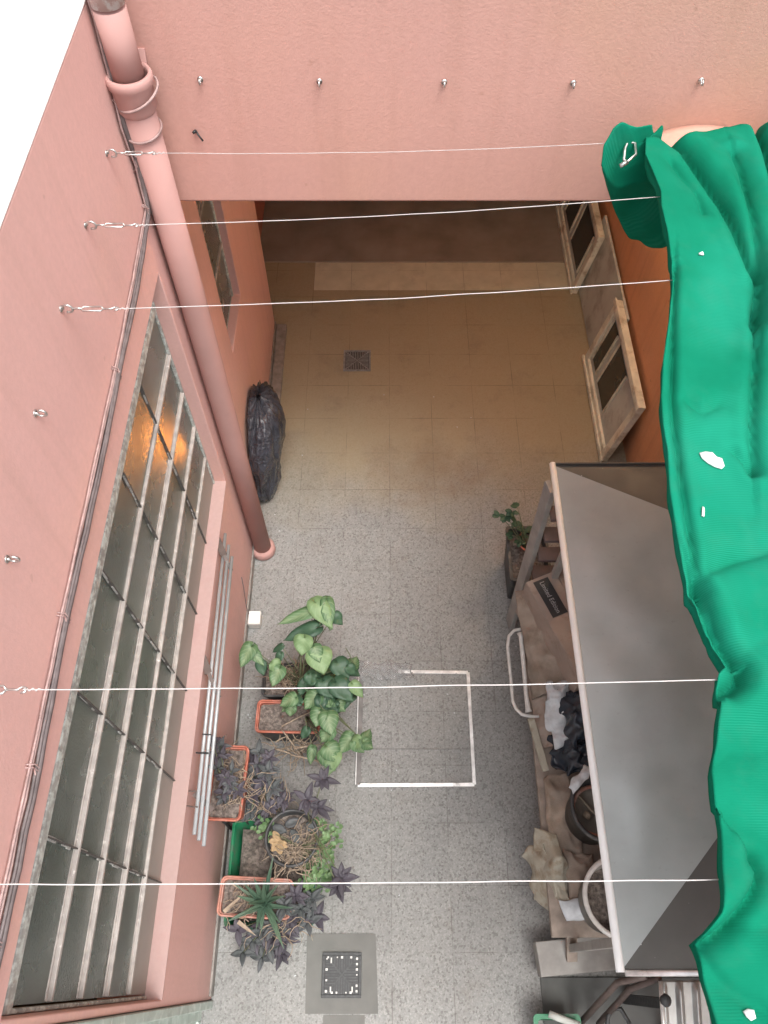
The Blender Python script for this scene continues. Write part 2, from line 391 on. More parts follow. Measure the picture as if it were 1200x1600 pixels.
def wallgrid(ys, zs, holes, xf, xb):       # wall in the y-z plane with rectangular openings, thick from xf to xb
    m = MB(); ny, nz = len(ys) - 1, len(zs) - 1
    def solid(i, j):
        if not (0 <= i < ny and 0 <= j < nz): return False
        cy, cz = (ys[i] + ys[i+1]) / 2, (zs[j] + zs[j+1]) / 2
        return not any(a < cy < b and c < cz < d for a, b, c, d in holes)
    for i in range(ny):
        for j in range(nz):
            if not solid(i, j): continue
            y0, y1, z0, z1 = ys[i], ys[i+1], zs[j], zs[j+1]
            m.add([V(xf,y0,z0),V(xf,y1,z0),V(xf,y1,z1),V(xf,y0,z1)], [(0,1,2,3)])
            m.add([V(xb,y0,z0),V(xb,y1,z0),V(xb,y1,z1),V(xb,y0,z1)], [(0,3,2,1)])
            for (di, dj, a, b) in ((-1,0,(y0,z0),(y0,z1)), (1,0,(y1,z0),(y1,z1)), (0,-1,(y0,z0),(y1,z0)), (0,1,(y0,z1),(y1,z1))):
                if not solid(i+di, j+dj):
                    m.add([V(xf,*a),V(xf,*b),V(xb,*b),V(xb,*a)], [(0,1,2,3)])
    return m
XL = -.85
WB = -1.10
W1 = (-.09, 2.27, 1.0, 2.44); W2 = (3.0, 3.46, 1.2, 2.4); DR = (-1.2, -.115, 0, 2.44)
lw = wallgrid([-2.2, -1.2, -.115, -.09, 2.27, 3.0, 3.46, 4.35], [0, 1.0, 1.2, 2.4, 2.44, 3.34], [W1, W2, DR], XL, WB)
lwo = lw.build('left_wall', M['pink'], fix=True, bevel=.006)
tag(lwo, 'tall pink plaster wall on the left holding the long steel lattice window', 'wall')
MB().box(XL, XL+.012, -.10, 4.35, 0.002, .075).build('skirting', M['skirt'], lwo, bevel=.003)
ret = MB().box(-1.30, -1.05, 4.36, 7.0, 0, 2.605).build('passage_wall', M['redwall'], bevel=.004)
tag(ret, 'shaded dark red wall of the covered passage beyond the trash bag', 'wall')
up = MB().box(-1.10, 2.2, 2.46, 7.0, 2.61, 5.6).build('far_wall', M['salmon'], bevel=.012)
tag(up, 'salmon plaster upper wall bridging the covered passage, with empty steel hooks', 'wall')
rw = MB().box(1.70, 1.95, -2.2, 7.0, 0, 2.60).build('right_wall', M['orange'], bevel=.006)
tag(rw, 'orange plaster wall on the right behind the leaning old windows', 'wall')
rw2 = MB().box(1.72, 1.95, -2.2, 2.44, 2.605, 3.2).build('wall_top', M['orange'], rw)
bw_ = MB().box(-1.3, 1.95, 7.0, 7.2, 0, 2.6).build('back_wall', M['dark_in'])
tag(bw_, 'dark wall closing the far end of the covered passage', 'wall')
rt = MB().box(-9, XL + .002, -4, 2.45, 3.342, 3.352).build('terrace', M['white_roof'], bevel=.01); tag(rt, kind='structure')
# rooms behind the left wall (lit by one warm lamp)
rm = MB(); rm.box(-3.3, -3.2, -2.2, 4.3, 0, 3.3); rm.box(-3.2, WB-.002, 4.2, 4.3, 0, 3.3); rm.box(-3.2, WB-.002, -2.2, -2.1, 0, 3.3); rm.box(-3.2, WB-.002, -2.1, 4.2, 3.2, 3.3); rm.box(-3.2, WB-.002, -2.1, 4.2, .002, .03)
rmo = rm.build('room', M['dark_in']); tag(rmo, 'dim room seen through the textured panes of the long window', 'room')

# ---------------------------------------------------------------- long steel window
def steel_window(label, y0, y1, z0, z1, xg, ybars, zbars, zpanel, joints=True):
    t = thing('steel_window', label, 'window', (xg, (y0+y1)/2, z0))
    f = MB(); w = .045
    f.box(xg-.02, xg+.012, y0+.002, y1-.002, z1-w, z1-.002).box(xg-.02, xg+.008, y0+.002, y0+.014, z0+.001, z1-w).box(xg-.02, xg+.008, y1-.02, y1-.002, z0+.001, z1-w)
    f.box(xg-.02, xg-.001, y0+.022, y1-.02, z0+.001, z0+.012)
    f.build('frame', M['frame'], t, bevel=.004)
    for zb in zbars:
        b = MB(); ya, yb = y0+.022, y1-.02
        b.box(xg-.004, xg+.0145, ya, yb, zb-.0075, zb+.0075).box(xg-.006, xg+.0015, ya, yb, zb-.014, zb+.014)
        b.build('glazing_bar', M['bar'], t, bevel=.004)
    for yb in ybars:
        j = MB(); random.seed(int(yb*100))
        j.box(xg-.004, xg+.0102, yb-.0018, yb+.0018, z0+.012, z1-w)
        jj = j.build('joint', M['gap'], t)
        q = MB(); z = z1-w
        while z > max(zpanel, z0+.02):
            l = random.uniform(.015, .07)
            if random.random() < .6: q.box(xg+.001, xg+.003+random.random()*.006, yb-.0020-random.uniform(.002,.008), yb-.0020, max(z-l, z0+.013), z)
            if random.random() < .45: q.box(xg+.0005, xg+.007, yb+.0020, yb+.0020+random.uniform(.002,.006), max(z-l, z0+.013), z)
            z -= l + random.uniform(0, .01)
        q.build('putty', M['putty'], jj, bevel=.002)
    gm = MB(); random.seed(17); yy = [y0+.02] + sorted(ybars) + [y1-.02]; zz_ = [zpanel] + [q for q in sorted(zbars) if q > zpanel+.03] + [z1-.02]
    for ya, yb in zip(yy, yy[1:]):
        for za, zb in zip(zz_, zz_[1:]):
            Mt = Matrix.Translation((xg-.0035, (ya+yb)/2, (za+zb)/2)) @ Matrix.Rotation(R(random.uniform(-1.6,1.6)), 4, 'Y') @ Matrix.Rotation(R(random.uniform(-.5,.5)), 4, 'Z')
            gm.box(-.002, .002, -(yb-ya)/2, (yb-ya)/2, -(zb-za)/2, (zb-za)/2, Mt)
    gm.build('glass', M['glass'], t)
    MB().box(xg-.006, xg+.001, y0+.02, y1-.02, z0+.01, zpanel-.001).build('lower_panel', M['greypane'], t)
    return t
sw = steel_window('long many-paned steel lattice window with textured glass set in the pink left wall', W1[0], W1[1], W1[2], 2.305, -.915,
             [.315, .715, 1.115, 1.495, 1.885], [1.25, 1.505, 1.76, 2.01], 1.24)
# the sill: bright horizontal ledge
MB().box(-.925, XL+.003, W1[0]+.001, W1[1]-.001, W1[2]-.0, W1[2]+.004).build('sill', M['sill'], sw)
MB().box(-1.0, -.94, W1[0]+.001, W1[1]-.001, 2.306, W1[3]-.001).build('head_panel', M['frame'], sw)
steel_window('small steel lattice window in the left wall beyond the drainpipe, under the overhang', W2[0], W2[1], W2[2], W2[3], -.90,
             [3.13], [1.6, 2.0], 1.21)
# glazed metal door at the near end of the left wall
dt = thing('metal_door', 'pale green glazed metal door at the near end of the left wall', 'door', (-.90, -.66, 0))
d = MB(); x0, x1 = -.93, -.885
d.box(x0, x1, -1.19, -1.13, .01, 2.43).box(x0, x1, -.20, -.155, .01, 2.43).box(x0, x1, -1.13, -.20, 2.36, 2.43).box(x0, x1, -1.13, -.20, .01, .07).box(x0, x1, -1.13, -.20, .98, 1.05)
d.build('door_frame', M['greendoor'], dt, bevel=.006)
b = MB()
for zb in (1.3, 1.55, 1.8, 2.05): b.box(x0+.01, x1+.004, -1.13, -.20, zb-.014, zb+.014)
b.build('glazing_bars', M['greendoor'], dt, bevel=.004)
MB().box(-.912, -.906, -1.13, -.2, 1.05, 2.36).build('glass', M['glass'], dt)
MB().box(-.915, -.895, -1.13, -.2, .07, .98).build('kick_panel', M['greendoor'], dt, bevel=.003)
dj = MB().box(-.935, XL+.012, -.153, -.117, .005, 2.435).build('door_jamb', M['greendoor'], dt, bevel=.005)
hd = MB().tube([V(-.884,-.235,1.02), V(-.85,-.235,1.02), V(-.835,-.25,1.02), V(-.835,-.34,1.02)], .010, 10).tube([V(-.886,-.235,1.02), V(-.876,-.235,1.02)], .026, 14)
hd.build('door_handle', M['steel'], dt, smooth=True)

# warm lamp inside the room (seen as an orange glow through the panes)
LQ = V(-1.24, 2.46, 1.06)
lp = thing('room_lamp', 'orange lamp glowing behind the textured panes of the long window', 'lamp', LQ)
gm = N('lamp_glow'); gm.b.inputs['Emission Color'].default_value = (1, .27, .04, 1); gm.b.inputs['Emission Strength'].default_value = 55.0; gm.col((.8, .4, .2))
MB().rev([(.001,0),(.05,.01),(.075,.04),(.07,.08),(.03,.11),(.001,.115)], LQ, 20).build('lamp_shade', gm.m, lp, smooth=True)
MB().tube([LQ+V(0,0,.13), V(LQ.x,LQ.y,3.195)], .004, 6).build('cord', M['black'], lp)
# warm ceiling lamp under the overhang, out of sight above the opening
cl = thing('ceiling_lamp', 'warm globe lamp on the ceiling of the covered passage', 'lamp', (1.4, 3.55, 2.605))
MB().rev([(.001,.0),(.07,0),(.07,-.03),(.05,-.045),(.001,-.045)], (1.4, 3.55, 2.608), 24).build('base', M['white_pl'], cl, smooth=True)
gm2 = N('globe_glow'); gm2.b.inputs['Emission Color'].default_value = (1, .80, .52, 1); gm2.b.inputs['Emission Strength'].default_value = 70; gm2.col((.8, .7, .5))
MB().rev([(.04,-.045),(.075,-.08),(.085,-.12),(.07,-.165),(.035,-.19),(.001,-.195)], (1.4, 3.55, 2.608), 24).build('globe', gm2.m, cl, smooth=True)

# ---------------------------------------------------------------- drainpipe
pc = V(-.787, 2.375, 0)
pt = thing('drainpipe', 'thick pink painted drainpipe in the corner beside the long window', 'pipe', pc)
MB().tube([pc+V(0,0,.03), pc+V(0,0,1.2), pc+V(.002,0,2.2), pc+V(0,0,3.10)], .054, 40).build('lower_pipe', M['pipe'], pt, smooth=True)
MB().tube([pc+V(0,0,3.11), pc+V(0,0,3.33)], .049, 40).build('upper_pipe', M['pipe'], pt, smooth=True)
MB().tube([pc+V(0,0,3.34), pc+V(0,0,4.3)], .0485, 40).build('worn_pipe', M['pipe_worn'], pt, smooth=True)
MB().rev([(.055,3.02),(.064,3.035),(.0655,3.10),(.073,3.112),(.075,3.128),(.071,3.14),(.062,3.142),(.058,3.13),(.058,3.09)], pc, 40).build('socket', M['pipe'], pt, smooth=True)
MB().rev([(.058,0.004),(.075,.006),(.079,.02),(.077,.055),(.070,.066),(.055,.072)], pc, 40).build('base_collar', M['pipe'], pt, smooth=True)
ring = []
for k in range(24):
    t = 2*math.pi*k/24; ring.append(pc + V(math.cos(t)*.060, math.sin(t)*.060, 2.955 + .012*math.sin(t+.6)))
MB().tube(ring, .0042, 6, closed=True).build('wire_tie', M['cable_pink'], pt, smooth=True)
ring = []
for k in range(24):
    t = 2*math.pi*k/24; ring.append(pc + V(math.cos(t)*.070+.012, math.sin(t)*.070, 3.075 + .028*math.cos(t-.5)))
MB().tube(ring, .0045, 6, closed=True).build('wire_tie', M['cable_pink'], pt, smooth=True)
MB().bar(pc+V(.03,.05,3.10), pc+V(.03,.083,3.17), .035, .012).build('bracket', M['pipe'], pt, bevel=.003)

# ---------------------------------------------------------------- cables on the left wall
random.seed(4)
def wob(pts, a, step=.07):
    out = []
    for i in range(len(pts)-1):
        p, q = Vector(pts[i]), Vector(pts[i+1]); n = max(1, int((q-p).length/step))
        for k in range(n): out.append(p.lerp(q, k/n) + V(random.uniform(0, a), random.uniform(-a, a), random.uniform(-a, a)))
    out.append(Vector(pts[-1])); return out
ct = thing('cable_bundle', 'bundle of pink painted and grey cables running over the long window and up the corner', 'cables', (XL, 1.0, 2.58))
for k, (dz, r_, mt) in enumerate([(0, .009, 'cable_grey'), (.021, .0042, 'cable_pink'), (-.017, .0035, 'cable_pink'), (.010, .0045, 'cable_grey'), (.031, .0035, 'cable_pink')]):
    x = XL + (.012 if mt == 'cable_grey' else .006)
    run = [V(x, -2.0, 2.545+dz), V(x, -.3, 2.555+dz), V(x, .35, 2.565+dz*1.2), V(x, .82, 2.60+dz*.6), V(x, 1.3, 2.60+dz), V(x, 1.62, 2.62+dz*.6), V(x, 2.0, 2.63+dz), V(x, 2.30, 2.67+dz*.5)]
    upr = [V(x+.002, 2.33+dz*.5, 2.69), V(x+.006, 2.345+dz*.6, 2.85), V(x+.004, 2.335+dz, 3.0), V(x+.002, 2.36+dz*.6, 3.12), V(x+.004, 2.38+dz*.5, 3.3), V(x+.004, 2.39+dz*.5, 4.2)]
    MB().tube(wob(run + upr, .0022), r_, 6).build('cable', M[mt], ct, smooth=True)
MB().tube(wob([V(XL+.008, 2.42, 2.2), V(XL+.01, 2.40, 2.55), V(XL+.012, 2.34, 2.69)], .002), .0055, 6).build('cable', M['cable_grey'], ct, smooth=True)
for y, z in ((2.31, 2.68), (1.62, 2.62), (.80, 2.60), (.42, 2.58), (.05, 2.565), (2.34, 2.86), (2.345, 3.04)):
    kn = MB()
    for q in range(2):
        dy = (q - .5) * .008
        kn.tube([V(XL+.001, y+dy, z+.034), V(XL+.016, y+dy+.004, z+.02), V(XL+.018, y+dy, z-.015), V(XL+.001, y+dy-.004, z-.034)], .0019, 5)
    kn.tube([V(XL+.016, y, z+.02), V(XL+.03, y-.02, z+.035)], .002, 5)
    kn.build('clip', M['cable_pink'], ct, smooth=True)

# ---------------------------------------------------------------- hooks and clotheslines
def open_hook(base, nrm, side, r=.0085, w=.003):     # screw hook sticking out of a wall
    m = MB(); base = Vector(base); n = Vector(nrm); s_ = Vector(side)
    pts = [base - n*.012, base + n*.006]
    for k in range(11):
        t = -math.pi*.5 + k/10*math.pi*1.65
        pts.append(base + n*(.006 + r + math.sin(t)*r) + s_*(math.cos(t)*r))
    m.tube(pts, w, 8); m.tube([base+n*.0, base+n*.003], .0095, 12)
    return m
hk = thing('wall_hook', 'leftmost empty steel hook on the salmon far wall, nearest the drainpipe', 'hook', (-.587, 2.455, 3.075), 'empty hooks on the far wall')
open_hook((-.587, 2.455, 3.075), (0,-1,0), (0,0,-1)).build('hook', M['steel'], hk, smooth=True)
for x, z, lb in ((-.207, 3.068, 'second empty steel hook from the drainpipe on the salmon far wall'), (.193, 3.066, 'middle one of the five empty steel hooks on the salmon far wall'),
              (.607, 3.063, 'fourth empty steel hook from the drainpipe on the salmon far wall'), (1.015, 3.071, 'rightmost empty steel hook on the far wall above the pink vent hood')):
    dup(hk, (x, 2.455, z), lb)
nl = P(311, 208, 2.886)
nm = MB().tube([V(nl.x-.012, 2.462, nl.z+.012), V(nl.x, 2.448, nl.z), V(nl.x+.013, 2.44, nl.z-.016)], .0032, 6).tube([V(nl.x-.014, 2.45, nl.z+.014), V(nl.x-.010, 2.446, nl.z+.010)], .0075, 8)
tag(nm.build('nail', M['black'], smooth=True), 'bent dark nail in the far wall below the leftmost hook', 'nail')
hk2 = thing('side_hook', 'bare steel hook on the left wall with no line, above the long window', 'hook', (XL, 1.17, 3.0), 'bare hooks on the left wall')
open_hook((XL, 1.17, 3.0), (1,0,0), (0,0,-1), .011, .0034).build('hook', M['steel'], hk2, smooth=True)
dup(hk2, (XL, .80, 2.945), 'bare steel hook cut by the left edge of the photo, over the cables')
lines = [  # y at wall, z, far end px, label, kind
    (2.155, 3.02, (985, 222), 'clothesline farthest from the viewer, ending in a steel snap hook at the green cloth', 0),
    (1.827, 3.02, (1036, 307), 'second farthest clothesline, crossing just over the opening of the covered passage', 1),
    (1.500, 3.02, (1060, 437), 'third clothesline from the far wall, with an open-bodied turnbuckle', 1),
    (.475, 3.02, (1132, 1062), 'clothesline crossing over the potted arrowhead plant and the metal roof', 1),
    (.130, 3.02, (1132, 1374), 'clothesline nearest the viewer, crossing over the green crate of pots', 1)]
for i, (y, z, ep, lb, kd) in enumerate(lines):
    t = thing('clothesline', lb, 'clothesline', (XL, y, z), 'clotheslines stretched across the courtyard')
    e = P(ep[0], ep[1], 3.03); a = V(XL, y, z)
    open_hook(a, (1,0,0), (0,0,1), .0125, .0034).build('hook', M['steel'], t, smooth=True)
    x0 = XL + .036; tb = MB(); ring = []
    tb.tube([V(x0-.006, y, z), V(x0+.008, y+.002, z), V(x0+.02, y, z)], .003, 6)
    tb.tube([V(x0+.018,y,z), V(x0+.024,y+.0075,z), V(x0+.070,y+.0075,z), V(x0+.076,y,z)], .0026, 6)
    tb.tube([V(x0+.018,y,z), V(x0+.024,y-.0075,z), V(x0+.070,y-.0075,z), V(x0+.076,y,z)], .0026, 6)
    tb.tube([V(x0+.074,y,z), V(x0+.098,y,z), V(x0+.106,y+.006,z), V(x0+.114,y+.004,z), V(x0+.114,y-.004,z), V(x0+.106,y-.006,z)], .0026, 6)
    tb.build('turnbuckle', M['steel'], t, smooth=True)
    st = V(x0+.112, y, z); wl = []
    for k in range(41):
        u = k/40; p = st.lerp(e, u); p.z -= .014*math.sin(math.pi*u); p.y += .0022*noise.noise(V(u*9, i*3, 0)); wl.append(p)
    wl2 = MB().tube(wl, .0012 if i else .0009, 6); 
    wl2.tube([st+V(-.004,0,0)]+[st+V(.004*k, .003*math.sin(k*1.9), .003*math.cos(k*1.9)) for k in range(9)], .0013, 5)
    wl2.build('line', M['wire'], t, smooth=True)
    if kd == 0:
        c = P(979, 238, 3.02); m = MB(); up_ = (e - c).normalized(); sd_ = V(1,0,0).cross(V(0,0,1))
        q = [e, e+V(.014,-.006,0), e+V(.012,-.045,-.01), e+V(-.014,-.066,-.02), e+V(-.024,-.060,-.02), e+V(-.018,-.02,-.008), e+V(-.010,-.002,0)]
        m.tube(q, .0042, 8, closed=True); m.tube([q[3], q[3]+V(-.022,-.008,-.01)], .007, 8)
        m.build('snap_hook', M['steel'], t, smooth=True)
# vent hood on the far wall
vh = MB(); c = P(1100, 185, 2.95)
def dome(u, v):
    a = math.pi * u; b_ = math.pi/2 * v
    return V(1.075 - math.cos(a)*.215*math.cos(b_)**.6, 2.458 - .17*math.sin(b_), 2.80 + math.sin(a)*.115*math.cos(b_)**.6)
vh.grid(dome, 28, 10)
vo = vh.build('vent_hood', M['salmon'], smooth=True, solid=.006); tag(vo, 'rounded salmon painted hood on the far wall behind the green cloth', 'vent hood')

# ---------------------------------------------------------------- green shade cloth
LEFT = [(1030,300),(1031,325),(1042,370),(1052,440),(1046,500),(1037,560),(1034,620),(1037,660),(1044,700),(1047,760),(1056,820),(1068,870),(1080,920),(1092,935),(1112,985),(1128,1015),(1140,1040),(1126,1048),(1122,1100),(1120,1160),(1113,1205),(1118,1260),(1122,1300),(1122,1380),(1122,1425),(1103,1455),(1098,1475),(1104,1530),(1116,1580),(1130,1640),(1150,1760)]
LP = sorted([(P(a, b, 3.05).y, P(a, b, 3.05).x) for a, b in LEFT] + [(2.12, P(1000,222,3.05).x), (2.28, P(1010,202,3.05).x)])
def interp(tab, y):
    if y <= tab[0][0]: return tab[0][1]
    for (a, b), (c_, d_) in zip(tab, tab[1:]):
        if y <= c_: return b + (d_-b)*(y-a)/max(1e-6, c_-a)
    return tab[-1][1]
TOP = [(P(a, b, 3.05).x, P(a, b, 3.05).y) for a, b in ((1000,205),(1025,200),(1048,212),(1075,205),(1110,190),(1150,180),(1172,186),(1184,200),(1192,186),(1240,170))] + [(2.0, 2.30)]
def creasepts(l): return [P(a, b, 3.05).xy for a, b in l]
CR = [  # crease polyline, depth of the valley, width, height step to its right
    (creasepts([(1040,206),(1075,235),(1110,285),(1135,320),(1155,355),(1180,410),(1192,430),(1188,500)]), .055, .018, .030),
    (creasepts([(1148,240),(1160,270),(1170,320),(1180,370),(1190,420)]), .035, .016, .01),
    (creasepts([(1184,195),(1200,240),(1215,300)]), .07, .014, .02),
    (creasepts([(1050,252),(1066,275),(1090,300),(1100,330)]), .02, .02, .0),
    (creasepts([(1055,420),(1053,500),(1052,620),(1060,700),(1075,800),(1088,890),(1097,925)]), .024, .008, .012),
    (creasepts([(1190,470),(1183,560),(1178,650),(1182,735)]), .03, .012, .012),
    (creasepts([(1075,625),(1100,640),(1125,628)]), .016, .018, 0),
    (creasepts([(1182,735),(1165,715),(1150,700)]), .02, .012, 0),
    (creasepts([(1097,925),(1110,960),(1128,1000),(1148,1022),(1163,1045),(1160,1065),(1140,1082)]), .05, .014, .028),
    (creasepts([(1092,915),(1110,895),(1150,875),(1200,862),(1240,850)]), .018, .022, -.012),
    (creasepts([(1163,1020),(1190,1000),(1225,985)]), .012, .03, 0),
    (creasepts([(1120,1190),(1145,1170),(1180,1175),(1220,1160)]), .010, .03, 0),
    (creasepts([(1172,1345),(1184,1362),(1180,1385),(1158,1420),(1128,1450),(1100,1470)]), .042, .013, -.03),
    (creasepts([(1098,1475),(1120,1520),(1150,1550),(1200,1575)]), .018, .03, .01),
    (creasepts([(1150,1440),(1175,1450),(1210,1445)]), .014, .03, 0),
]
def seg_d(p, a, b):
    ab = b - a; t = max(0, min(1, (p-a).dot(ab)/max(ab.length_squared, 1e-9))); q = a + ab*t; d = (p-q)
    return d.length, (1 if ab.x*d.y - ab.y*d.x > 0 else -1)
def tarp_z(x, y):
    p = Vector((x, y)); z = 3.055
    z += .008*math.sin(x*13 + 1.3*math.sin(y*2.2)) * (.6+.4*math.sin(y*1.7))
    z += .016*noise.noise(V(x*2.0, y*1.2, 0)) + .004*noise.noise(V(x*9, y*4, 3)) + .0018*noise.noise(V(x*40, y*24, 7))
    for pts, dep, wd, stp in CR:
        best = min((seg_d(p, a, b) for a, b in zip(pts, pts[1:])), key=lambda q: q[0])
        d, sgn = best
        if d < .22:
            fall = math.exp(-(d/.10)**2)
            z += -dep*math.exp(-(d/(wd*.75))**1.0) + stp*sgn*fall*min(1, d/.008)*.5 + dep*.18*math.exp(-((d-wd*2.4)/(wd*1.6))**2)
    return z
NU, NV = 150, 330; RIM = 6
tm = MB(); XR = 1.66
def tarp_pt(i, j):
    v = j / NV; u = max(0, i - RIM) / (NU - RIM)
    y0 = 2.285 + (-.62 - 2.285) * v
    x_guess = interp(LP, y0); x = x_guess + u**1.15 * (XR - x_guess)
    y = y0 + (interp(TOP, x) - 2.285) * math.exp(-v*14)
    z = tarp_z(x, y)
    if i < RIM:
        k = (RIM - i) / RIM; x = x + .010*math.sin(k*math.pi*.9) - .0; z = z - .045*k - .004*math.sin(y*50)*k; x += .006
        x -= .006*(1-k)
    # top end turns down
    if v < .02: z -= .06*(1 - v/.02)**1.5
    return V(x, y, z)
vs = [tarp_pt(i, j) for i in range(NU+1) for j in range(NV+1)]
tm.add(vs, [(i*(NV+1)+j, (i+1)*(NV+1)+j, (i+1)*(NV+1)+j+1, i*(NV+1)+j+1) for i in range(NU) for j in range(NV)])
tt = thing('shade_cloth', 'bright green shade cloth bunched over the right ends of the clotheslines', 'shade cloth', (1.2, .8, 3.0))
tm.build('cloth', M['tarp'], tt, smooth=True, solid=.003)
A = [P(1012,200,3.07), P(985,199,3.075), P(955,212,3.06), P(942,232,3.03), P(939,262,2.98), P(948,292,2.88), P(963,328,2.76), P(975,352,2.68), P(984,367,2.63)]
B = [P(1035,204,3.06), P(1034,212,3.05), P(1034,222,3.03), P(1036,240,3.00), P(1040,262,2.94), P(1044,292,2.84), P(1050,330,2.73), P(1056,355,2.66), P(1062,374,2.60)]
def flap(u, v):
    t = v*(len(A)-1); i = min(len(A)-2, int(t)); f = t-i
    a = A[i].lerp(A[i+1], f); b = B[i].lerp(B[i+1], f); p = a.lerp(b, u)
    deep = min(1, v*2.2)
    p.z -= .09*math.sin(math.pi*u)*deep*(1-.5*v)
    p.z += .012*math.sin(u*9+v*5) + .010*noise.noise(V(u*4, v*6, 2))
    p.z += .02*math.exp(-((v-.2)/.05)**2)*(1-u)
    return p
MB().grid(flap, 30, 60).build('hanging_end', M['tarp'], tt, smooth=True, solid=.003)
def scrap(c, pts, label, lift=.012):
    c = Vector(c); m = MB(); n = len(pts); zt = tarp_z(c.x, c.y)+lift
    top = [V(c.x, c.y, zt+.004)] + [V(c.x+a, c.y+b, tarp_z(c.x+a, c.y+b)+lift*.6) for a, b in pts]
    bot = [p - V(0,0,.004) for p in top]
    m.add(top+bot, [(0, k+1, (k+1)%n+1) for k in range(n)] + [(n+1, n+1+(k+1)%n+1, n+1+k+1) for k in range(n)] + [(k+1, n+1+k+1, n+1+(k+1)%n+1, (k+1)%n+1) for k in range(n)])
    tag(m.build('scrap', M['scrap'], smooth=True), label, 'scrap')
s_ = 1/700
scrap(P(1116,713,3.06), [(-18*s_,12*s_),(-8*s_,15*s_),(3*s_,13*s_),(8*s_,5*s_),(16*s_,2*s_),(17*s_,-12*s_),(12*s_,-17*s_),(2*s_,-13*s_),(-8*s_,-7*s_),(-16*s_,2*s_)], 'torn white scrap lying on the middle of the green cloth')
scrap(P(1100,797,3.06), [(1*s_,9*s_),(4*s_,8*s_),(0,-9*s_),(-4*s_,-8*s_)], 'thin pale sliver on the green cloth below the white scrap')
scrap(P(1178,1586,3.06), [(a*.62, b*.62) for a, b in [(-12*s_,5*s_),(-2*s_,9*s_),(9*s_,7*s_),(7*s_,-5*s_),(-3*s_,-9*s_),(-9*s_,-3*s_)]], 'white fleck at the near end of the green cloth')
scrap(P(1096,397,3.06), [(-5*s_,2*s_),(5*s_,1*s_),(4*s_,-1.5*s_),(-4*s_,-1*s_)], 'tiny white fleck at the far end of the green cloth')

# ---------------------------------------------------------------- sheet metal roof over a rack
ht = thing('roofed_rack', 'low storage rack under a grey sheet metal roof with a bright white front edge', 'rack', (1.2, 1.0, 0))
zc = 1.53
c1 = P(867, 727, zc); c2 = P(968, 1517, zc); c1.x = c2.x = (c1.x + c2.x)/2
r1 = P(1048, 798, 1.63); r2 = P(1120, 1310, 1.62)
r1 = c1 + (r1-c1)*1.55; r2 = c2 + (r2-c2)*1.72
b1 = V(1.66, c1.y+.002, zc); b2 = V(1.66, c2.y, zc)
def sheet(quad, name, mat, th=.003, n=24, wv=.002):
    a, b, c_, d_ = quad
    def f(u, v):
        p = a.lerp(b, u).lerp(d_.lerp(c_, u), v); e = min(1, 6*min(u, 1-u, v, 1-v)); p.z += wv*e*noise.noise(V(p.x*5, p.y*5, 0))*2; return p
    return MB().grid(f, n, n).build(name, mat, ht, solid=th, smooth=True)
sheet((c1, r1, r2, c2), 'roof_panel', M['sheet'], wv=.003, th=0)
sheet((c1, b1, b1.lerp(r1, .0)+V(0,-.001,.0), r1), 'roof_end_panel', M['sheet_end'], wv=.001) if 0 else None
def tri(a, b, c_, name, mat):
    m = MB(); t = V(0,0,-.003); m.add([a,b,c_,a+t,b+t,c_+t], [(0,1,2),(3,5,4),(0,3,4,1),(1,4,5,2),(2,5,3,0)]); return m.build(name, mat, ht)
r1b = V(1.66, r1.y, r1.z); r2b = V(1.66, r2.y, r2.z)
dz = V(0,0,-.0025)
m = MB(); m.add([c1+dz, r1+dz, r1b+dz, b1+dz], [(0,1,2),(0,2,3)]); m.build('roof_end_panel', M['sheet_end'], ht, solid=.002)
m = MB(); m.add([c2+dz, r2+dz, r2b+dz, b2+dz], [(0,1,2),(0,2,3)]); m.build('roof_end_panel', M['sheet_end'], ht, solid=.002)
m = MB(); m.add([r1, r2, r2b, r1b], [(0,1,2,3)]); m.build('roof_top_panel', M['sheet'], ht, solid=.002)
MB().tube([c1+V(-.004,.01,0), c2+V(-.004,-.004,0)], .0145, 14).build('front_edge', M['white_trim'], ht, smooth=True)
MB().tube([c2+V(.012,-.006,0), b2+V(0,-.006,0)], .010, 10).build('near_edge', M['alu'], ht, smooth=True)
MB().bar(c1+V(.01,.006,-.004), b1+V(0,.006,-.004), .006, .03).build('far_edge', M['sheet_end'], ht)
rv = MB()
for px, py in ((908,745),(970,771),(1028,811),(1043,905),(1062,1016),(1086,1141),(1114,1272),(1033,1228),(935,760),(1000,1475),(1065,1410)):
    rp = P(px, py, 1.60)
    q = c1.lerp(c2, (c1.y-rp.y)/(c1.y-c2.y)); zz = zc + (rp.x-q.x)/max(.01, r1.x-c1.x)*.095
    rp = P(px, py, zz); MB().rev([(.0001,.006),(.003,.005),(.005,.002),(.006,-.004)], rp+V(0,0,.004), 10).build('rivet', M['galv'], ht, smooth=True)
# frame below
for lx, ly in ((.90,1.80),(.90,.10),(1.6,1.84),(1.6,.10)):
    MB().bar(V(lx,ly,.0), V(lx,ly,1.53), .035, .035, (0,1,0)).build('leg', M['greywood'], ht, bevel=.003)
MB().box(.78, 1.62, .14, 1.76, .37, .40).build('shelf', M['wood'], ht, bevel=.004)
